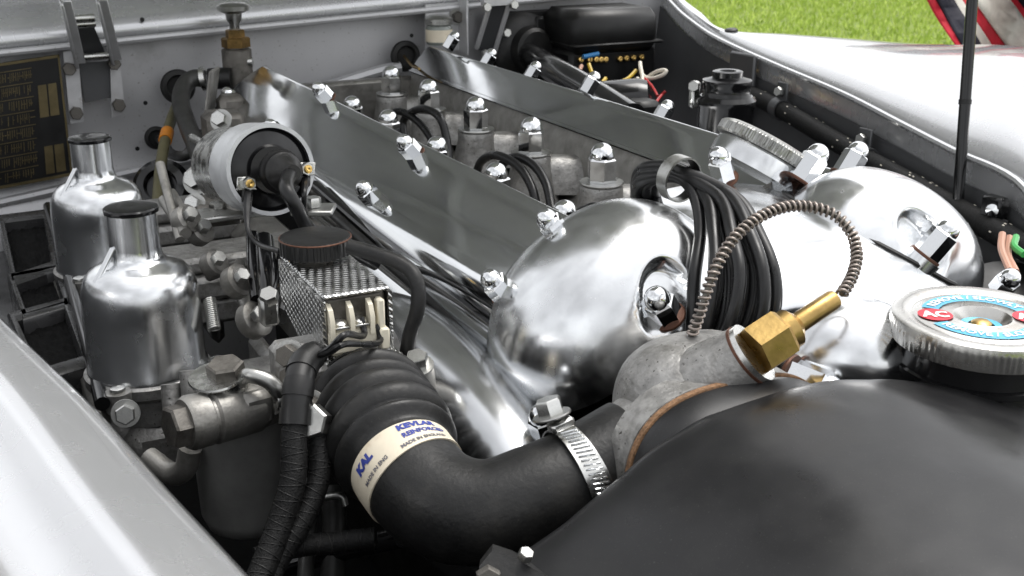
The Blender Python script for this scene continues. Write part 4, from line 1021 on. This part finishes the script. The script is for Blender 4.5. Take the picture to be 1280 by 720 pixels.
g = G().tube([PZ(*q, .782) for q in ((60, 258), (72, 300), (92, 370), (112, 440), (128, 505))], .005, 10); part('edge_rail', g, 'black_gloss', ab)
g = G().box((-.045, .90, .735), (.19, .60, .05), None, .01); part('box_body', g, 'black_gloss', ab)

# ------------------------------------------------------------------ looms and cables low on the left
lo = [([(396, 440, .638), (380, 456, .627), (373, 485, .616), (368, 540, .61), (366, 600, .605), (348, 660, .60), (325, 720, .59), (310, 760, .58)], .0070, 'thick black braided loom dropping from the tread box'),
      ([(398, 545, .62), (400, 590, .615), (388, 630, .61), (370, 665, .605), (345, 705, .60), (330, 740, .59)], .0060, 'black braided loom dropping from the hex union'),
      ([(470, 672, .62), (420, 678, .62), (380, 682, .615), (345, 690, .61), (320, 698, .605)], .0058, 'black braided loom crossing the bottom of the bay')]
for pts_, r_, lab in lo:
    pth = Path([P(*q) for q in pts_], 12); t = thing('wiring_loom', lab, 'cable loom', pth.p[-1], 'braided looms')
    part('braid', G().tube(pth, r_, 14), 'loom', t)
    for sgn in (-1, 1):
        turns = pth.L[-1]/.008; hp2 = []
        for i in range(int(turns*10)):
            c_, (x_, y_, t_) = pth.at(pth.L[-1]*i/(turns*10)); a = sgn*2*math.pi*i/10; hp2.append(c_+x_*((r_+.0001)*math.cos(a))+y_*((r_+.0001)*math.sin(a)))
        part('tracer_thread', G().tube(hp2, .00035, 4, 1), 'rubber', t, 0)
pth = Path([P(*q) for q in lo[0][0]], 12)
tp = thing('loom_tape', 'black tape wound round the top of the thick loom', 'tape', P(385, 440, .63))
for k in range(6): part('tape_turn', G().band(pth, .004+.0075*k, .0125+.0075*k, .0066+.0006*(k % 2), .0014, 20), 'black_satin', tp)
hu = thing('hex_union', 'grey hexagonal pipe union beside the ribbed hose', 'union', P(395, 545, .62))
g = G().hexa(P(395, 527, .62), (-.55, -.7, .45), .0165, .010, .12, .4); part('union_nut', g, 'zinc', hu, 20)
g = G().cyl(P(397, 536, .63), P(398, 556, .62), .0068, seg=16); part('pipe_stub', g, 'black_satin', hu)
for k, (pts_, r_, m_, lab) in enumerate((([(384, 600, .66), (386, 650, .65), (380, 740, .63)], .0045, 'rubber_grey', 'thin grey pipe dropping behind the looms'), ([(415, 610, .68), (418, 660, .67), (415, 740, .65)], .007, 'rubber_grey', 'thicker grey pipe dropping beside the ribbed hose'), ([(330, 715, .66), (420, 690, .66), (500, 672, .64)], .006, 'black_gloss', 'glossy black pipe crossing low under the ribbed hose'), ([(395, 624, .66), (425, 620, .66), (432, 632, .66)], .0022, 'zinc', 'thin bent steel rod low behind the ribbed hose'))):
    solo('bay_pipe', G().tube([P(*q) for q in pts_], r_, 12), m_, lab, 'pipe', 'pipes low in the bay')
q = [P(378, 440, .665), P(372, 452, .67)]
mb = thing('mounting_block', 'pale cast lugs with bolts left of the ribbed hose', 'bracket', P(385, 480, .67))
g = G().box(P(372, 455, .68), (.03, .02, .03), None, .004); part('lug', g, 'cast_clean', mb)
g = G().box(P(388, 500, .675), (.024, .02, .05), None, .004); part('lug', g, 'cast_clean', mb)
for q, af in (((362, 444, .665), .0115), ((364, 470, .665), .010), ((388, 508, .65), .012)): bolt(mb, P(*q), (-.6, -.7, .3), af, HEXBOLT_D, True)
# spring and black cap seen behind the hose bend
sp_ = G(); a_, b_ = P(582, 600, .64), P(640, 588, .66); x_, y_, t_ = frame(b_-a_); Ls = (b_-a_).length
sp_.tube([a_+t_*(Ls*i/200)+x_*.0026*math.cos(i*.62)+y_*.0026*math.sin(i*.62) for i in range(201)], .0007, 5, 1); solo('tension_spring', sp_, 'spring', 'small coiled spring peeking out beside the printed hose band', 'spring', angle=0)
g = G().lathe([(.024, -.03), (.026, 0), (.024, .006), (.019, .009), (.016, .006), (0, .006)], P(612, 572, .69), (-.15, -.45, .9), 40); solo('distributor_cover', g, 'black_satin', 'round black cover in the gap behind the hose bend', 'cover')

# ------------------------------------------------------------------ heater tap and hoses by the firewall
ht = thing('heater_tap', 'brass and steel heater tap with grey knob at the rear of the near cam cover', 'tap', P(298, 110, 1.42))
b0 = P(299, 108, 1.42)
g = G().lathe([(.018, 0), (.018, .045), (.014, .047), (.014, .052)], b0, zz, 28); part('tap_body', g, 'cast_dirty', ht)
g = G().cyl(P(282, 78, 1.405), P(316, 77, 1.405), .0055, seg=14); part('cross_pin', g, 'zinc_bright', ht)
g = G().hexa(b0+zz*.048, zz, .030, .012, .15, .2); part('gland_nut', g, 'brass_old', ht, 20)
g = G().hexa(b0+zz*.060, zz, .020, .009, .15, .1); part('packing_nut', g, 'brass_old', ht, 20)
g = G().lathe([(.006, .066), (.006, .076), (.009, .080), (.010, .088), (.019, .092), (.0195, .097), (.015, .100), (0, .101)], b0, zz, 32); part('knob', g, 'zinc', ht)
g = G().tube([P(290, 98, 1.40), P(272, 98, 1.40), P(262, 99, 1.40)], .013, 18); part('side_outlet', g, 'black_satin', ht)
g = G().tube([P(258, 98, 1.40), P(252, 99, 1.40)], .0145, 18, 2); part('hose_clip', g, 'zinc_bright', ht)
g = G().tube([P(257, 99, 1.40), P(242, 98, 1.395), P(230, 108, 1.385), P(226, 128, 1.36), P(234, 155, 1.32), P(246, 185, 1.27), P(256, 210, 1.23)], .0105, 16); solo('heater_hose', g, 'rubber_grey', 'grey heater hose looping down from the tap', 'hose')
g = G().tube([P(258, 168, 1.30), P(243, 170, 1.30), P(240, 185, 1.28), P(230, 195, 1.28), P(214, 192, 1.33), P(204, 178, 1.42), P(196, 170, 1.48)], .006, 12); solo('heater_hose', g, 'rubber_grey', 'thin grey hose from the small grommet in the firewall', 'hose')
GR = G().lathe([(1, 0), (1.02, .15), (.95, .3), (.7, .36), (.62, .30), (.6, .1), (0, .1)], (0, 0, 0), (0, 0, 1), 32, False); GM = shared('grommet', GR, 'rubber', 50)
def grommet(px, py, y, r_, lab):
    o = bpy.data.objects.new('grommet', GM); COL.objects.link(o); x, y_, a = frame((0, -1, .05))
    o.matrix_world = Matrix.Translation(PY(px, py, y)) @ Matrix((x, y_, a)).transposed().to_4x4() @ Matrix.Diagonal((r_, r_, r_, 1))
    o['label'] = lab; o['category'] = 'grommet'; o['group'] = 'firewall grommets'
grommet(222, 108, 1.488, .0215, 'large black rubber grommet behind the grey heater hose')
grommet(195, 172, 1.482, .0145, 'small black rubber grommet left of the olive sleeve')
grommet(506, 70, 1.492, .021, 'black rubber grommet in the firewall behind the valley, copper wire in it')
solo('copper_wire', G().tube([PY(505, 70, 1.485), P(515, 82, 1.50), P(524, 86, 1.46)], .0018, 6), 'brass', 'thin copper wire leaving the grommet behind the valley', 'wire')
olv = thing('olive_sleeve', 'olive cable sleeve with an orange band, rising by the rear carburettor', 'cable', P(196, 300, 1.10))
op = Path([P(221, 132, 1.40), P(214, 150, 1.36), P(206, 178, 1.30), P(200, 215, 1.24), P(197, 260, 1.17), P(194, 305, 1.10)], 8)
part('sleeve', G().tube(op, .0062, 12), 'olive', olv)
dO = op.L[op.near(P(208, 170, 1.315))]; part('orange_band', G().band(op, dO-.013, dO+.013, .0063, .0012, 20), 'orange', olv)
g = G().lathe([(.030, 0), (.032, .02), (.026, .028), (.018, .03), (.016, .02), (0, .02)], P(207, 240, 1.28), (-.3, -.8, .5), 36); solo('rubber_boot', g, 'black_gloss', 'black rubber boot in the firewall behind the olive sleeve', 'boot')
# rear castings at the back of the inlet side
rc = thing('rear_casting', 'cluttered grey castings and nuts behind the coil', 'casting', P(275, 215, 1.15))
for q, sz in (((280, 168, 1.22), (.04, .04, .05)), ((262, 225, 1.12), (.035, .04, .03)), ((290, 140, 1.30), (.03, .03, .04)), ((270, 262, 1.02), (.05, .05, .02))):
    part('lug', G().box(P(*q), sz, None, .006), 'cast_dirty', rc)
for q, af in (((246, 225, 1.06), .017), ((268, 235, 1.03), .015), ((262, 190, 1.12), .012), ((276, 150, 1.16), .014), ((243, 255, 1.0), .012)): bolt(rc, P(*q), (-.5, -.7, .4), af, HEXBOLT_B, True)
part('steel_pipe', G().tube([P(240, 172, 1.18), P(252, 180, 1.15), P(262, 200, 1.10)], .0042, 10), 'zinc_bright', rc)
part('bracket_arm', G().box(P(262, 140, 1.30), (.006, .03, .10), (rr, hh, (zz+rr*.2).normalized()), .002), 'cast', rc)

# ------------------------------------------------------------------ behind the far cam cover
col = thing('steering_column', 'black steering column passing through a large firewall grommet', 'column', P(735, 110, 1.35))
part('floor_grommet', G().lathe([(.052, -.004), (.054, .004), (.048, .012), (.034, .016), (.031, .030), (.026, .034), (0, .034)], PY(655, 62, 1.492), (.12, -1, .08), 44), 'rubber', col)
part('boot_flange', G().box(PY(655, 64, 1.494), (.125, .006, .115), None, .002), 'black_satin', col)
part('shaft', G().tube([PY(660, 66, 1.47), P(690, 86, 1.42), P(735, 112, 1.30), P(790, 148, 1.18)], .016, 22), 'black_gloss', col)

rb = thing('voltage_regulator', 'black bakelite regulator box with brass terminals on the firewall', 'regulator', PY(770, 100, 1.44))
yR = 1.40
def rbx(px, py): return PY(px, py, yR)
p00, p11 = rbx(716, 16), rbx(822, 70)
cxr = (p00+p11)/2; wr = (p11.x-p00.x); hr2 = (p00.z-p11.z)
g = G().box(cxr+V((0, .045, .004)), (wr, .10, hr2*.92), None, .012); lid_ = part('cover', g, 'black_satin', rb, 50)
part('cover_bead', G().box(cxr+V((.002, .045, -.012)), (wr+.006, .105, .004), None, .0018), 'black_satin', lid_)
part('base', G().box(rbx(770, 84)+V((0, .05, 0)), (wr*1.02, .09, .05), None, .006), 'black_satin', rb)
part('mounting_plate', G().box(rbx(712, 62)+V((0, .085, 0)), (.022, .01, .075), None, .004), 'black_satin', rb)
inst('plate_screw', SCREW, rb, rbx(722, 46)+V((0, .076, 0)), (0, -1, 0), .008)
for k, px in enumerate((727, 738, 746, 752, 758, 776, 784, 793, 803)):
    inst('terminal', SCREW_BR, rb, rbx(px, 75-1.5*(k > 4)*(k-4)*.5)+V((0, .004, 0)), (0, -1, .2), .0085)
part('fuse', G().cyl(rbx(728, 71)-V((0, .002, 0)), rbx(747, 67)-V((0, .002, 0)), .0035, seg=12), 'blue_wire', rb)
wl = [('yellow_wire', [(736, 80, 1.52), (742, 98, 1.50), (748, 118, 1.45)], 'yellow wire drooping below the regulator on the left'),
      ('yellow_wire', [(795, 88, 1.52), (785, 98, 1.50), (772, 104, 1.48)], 'short yellow wire slanting below the regulator'),
      ('yellow_wire', [(757, 98, 1.50), (750, 108, 1.48), (752, 118, 1.45)], 'curled yellow wire next to the drooping one'),
      ('white_wire', [(800, 78, 1.52), (802, 92, 1.50), (812, 98, 1.48), (828, 94, 1.47), (832, 88, 1.47), (820, 90, 1.48), (808, 98, 1.49)], 'looped off-white wire beside the regulator'),
      ('white_wire', [(800, 80, 1.52), (803, 98, 1.48), (799, 110, 1.45)], 'straight off-white wire below the regulator'),
      ('white_wire', [(797, 98, 1.48), (794, 108, 1.46), (795, 112, 1.45)], 'short off-white wire end below the regulator'),
      ('red_wire', [(806, 98, 1.48), (815, 108, 1.46), (822, 120, 1.43)], 'red wire slanting below the looped white one'),
      ('red_wire', [(832, 114, 1.42), (826, 120, 1.42), (820, 128, 1.40)], 'short red wire near the black motor'),
      ('pink_wire', [(727, 82, 1.52), (724, 90, 1.51), (722, 95, 1.50)], 'short pinkish wire at the left regulator terminal')]
for m_, pts_, lab in wl: solo('wire', G().tube([P(*q) for q in pts_], .0026 if m_ != 'red_wire' else .0018, 7), m_, lab, 'wire', 'regulator wires')
wmtr = thing('wiper_motor', 'black motor body in the shade below the regulator', 'motor', P(780, 130, 1.40))
part('body', G().lathe([(.025, -.04), (.032, -.035), (.032, .02), (.028, .032), (.015, .037), (0, .037)], P(778, 132, 1.42), (.8, -.5, .1), 32), 'black_gloss', wmtr)
part('gearbox', G().box(P(800, 140, 1.38), (.04, .04, .03), None, .006), 'black_satin', wmtr)

mc = thing('fluid_reservoir', 'gloss black fluid reservoir with stepped cap beside the far inner wing', 'reservoir', P(905, 170, 1.12))
mb0 = P(905, 168, 1.12)
part('can', G().lathe([(.026, -.02), (.027, .028), (.0285, .030), (.0285, .034), (.025, .038)], mb0+zz*.0, zz, 40), 'black_gloss', mc)
part('lid', G().lathe([(.025, .036), (.0225, .040), (.0225, .047), (.0235, .049), (.0235, .053), (.016, .055), (.0145, .056), (.0145, .061), (.012, .062), (.008, .0615), (.006, .058), (0, .058)], mb0, zz, 40, False), 'black_gloss', mc)
part('strap_bracket', G().box(P(868, 118, 1.12), (.010, .008, .026), None, .002), 'zinc_bright', mc)
bolt(mc, P(867, 108, 1.11), (-.6, -.8, .2), .010, HEXBOLT, False)

hn = thing('wiring_harness', 'black flecked harness clipped along the far inner wing', 'cable loom', PX(1060, 190, .85))
hpth = Path([PX(925, 112, .90), PX(975, 136, .875), PX(1030, 168, .85), PX(1090, 203, .82), PX(1160, 242, .79), PX(1250, 292, .755), PX(1300, 320, .73)], 8)
part('braid', G().tube(hpth, .0105, 14), 'loom', hn)
g = G(); rr3 = random.Random(2)
for i in range(90):
    c_, (x_, y_, t_) = hpth.at(hpth.L[-1]*rr3.random()); a = rr3.random()*6.28; n_ = x_*math.cos(a)+y_*math.sin(a)
    g.box(c_+n_*.0105, (.0026, .0012, .0008), (t_, n_.cross(t_), n_))
part('pale_flecks', g, 'white_wire', hn, kind='stuff')
for px, py, x_ in ((975, 134, .872), (1078, 194, .825)):
    c_ = PX(px, py, x_); part('clip', G().band(hpth, hpth.L[hpth.near(c_)]-.008, hpth.L[hpth.near(c_)]+.008, .0108, .0016, 24), 'shaded_dark_silver', hn)
    q = PX(px+3, py-15, x_+.004); part('clip_tab', G().box(q, (.003, .018, .030), None, .001), 'shaded_dark_silver', hn); bolt(hn, q-V((.003, 0, -.004)), (-1, -.2, .2), .010, HEXBOLT, False)
solo('harness_branch', G().tube([PX(880, 118, .91), PX(915, 108, .905), PX(935, 112, .90)], .007, 10), 'loom', 'short black branch of harness beside the reservoir', 'cable')

rod = thing('prop_rod', 'black bonnet prop rod standing in the far side of the bay', 'prop rod', PX(1198, 262, .775))
ra, rb_ = PX(1197, 262, .775), PX(1216, -10, .80); rdir = (rb_-ra).normalized()
part('rod', G().cyl(ra-rdir*.04, ra+rdir*.95, .0048, seg=18), 'black_gloss', rod)
part('rod_sleeve', G().cyl(ra+rdir*.09, ra+rdir*.094, .0054, seg=18), 'black_satin', rod)
part('pivot_block', G().box(ra-rdir*.04, (.016, .02, .018), None, .003), 'black_satin', rod)

rl = thing('relay_lamp', 'small black square lamp with chrome centre on the far inner wing', 'lamp', PX(1243, 275, .765))
part('housing', G().box(PX(1243, 260, .765), (.012, .020, .020), None, .002), 'black_gloss', rl)
part('centre', G().lathe([(.006, 0), (.005, .003), (0, .004)], PX(1242, 260, .765)-V((.006, .004, 0)), (-.8, -.6, .2), 18), 'chrome', rl)
part('bracket', G().box(PX(1243, 278, .765), (.003, .028, .010), None, .001), 'black_satin', rl)
for m_, pts_, lab in (('pink_wire', [(1253, 292, .78), (1252, 312, .77), (1262, 338, .75)], 'thick pinkish wire dropping by the square lamp'), ('pink_wire', [(1262, 296, .78), (1260, 318, .77), (1270, 340, .75)], 'second pinkish wire right of the first by the square lamp'), ('green_wire', [(1270, 296, .78), (1268, 308, .77), (1280, 318, .76)], 'green wire curling at the right edge')):
    solo('wire', G().tube([P(*q) for q in pts_], .0024, 8), m_, lab, 'wire', 'wires by the square lamp')
dk = thing('horn_body', 'black rounded body in shadow behind the radiator cap', 'horn', P(1260, 370, .80))
part('body', G().lathe([(.03, -.05), (.05, -.03), (.05, .02), (.03, .03), (0, .03)], P(1268, 365, .88)+V((0, 0, -.03)), (-.3, -.5, .8), 32), 'black_satin', dk)
nut(dk, P(1250, 362, .70), (-.2, -.6, .75), .013, False, None)

# ------------------------------------------------------------------ striped cloth beyond the far wing
ck = thing('striped_cloth', 'red, white and navy striped cloth beyond the far wing at the upper right', 'cloth', (1.9, 1.5, 0))
def clothp(px, py, bulge=0): return P(px, py, 2.3+.10*math.sin(px*.021)+.06*math.sin(px*.06+py*.03)-bulge)
# sheared strips: each band runs down to the right
rows = 40
def edge(k, t):      # boundary k at height t (0 top above frame, 1 bottom below the wing edge)
    yt = -220+640*t; y_ = min(yt, 130+.12*(yt-130))
    X_ = [1160+.50*y_+.0022*max(0, y_)**2, 1170+.56*y_, 1192+.60*y_, 1203+.66*y_, 1216+.72*y_+0, 1262+.78*y_, 1272+.80*y_, 1330+.84*y_, 1352+.84*y_, 1420+.86*y_, 1500+.86*y_]
    return X_[k], yt
bands = ['cloth_red', 'cloth_navy', 'cloth_white', 'cloth_red', 'cloth_white', 'cloth_navy', 'cloth_red', 'cloth_white', 'cloth_navy', 'cloth_red']
bands = ['cloth_red', 'cloth_navy', 'cloth_white', 'cloth_red', 'cloth_white', 'cloth_red', 'cloth_navy', 'cloth_red', 'cloth_white', 'cloth_red']
for k, m_ in enumerate(bands):
    g = G()
    def fn(a, b):
        x0_, y_ = edge(k, b); x1_, _ = edge(k+1, b); x_ = x0_+(x1_-x0_)*a
        return clothp(x_, y_)
    g.grid(fn, 6, rows); me_ = part('stripe', g, m_, ck, 0)
    md = me_.modifiers.new('thickness', 'SOLIDIFY'); md.thickness = .003
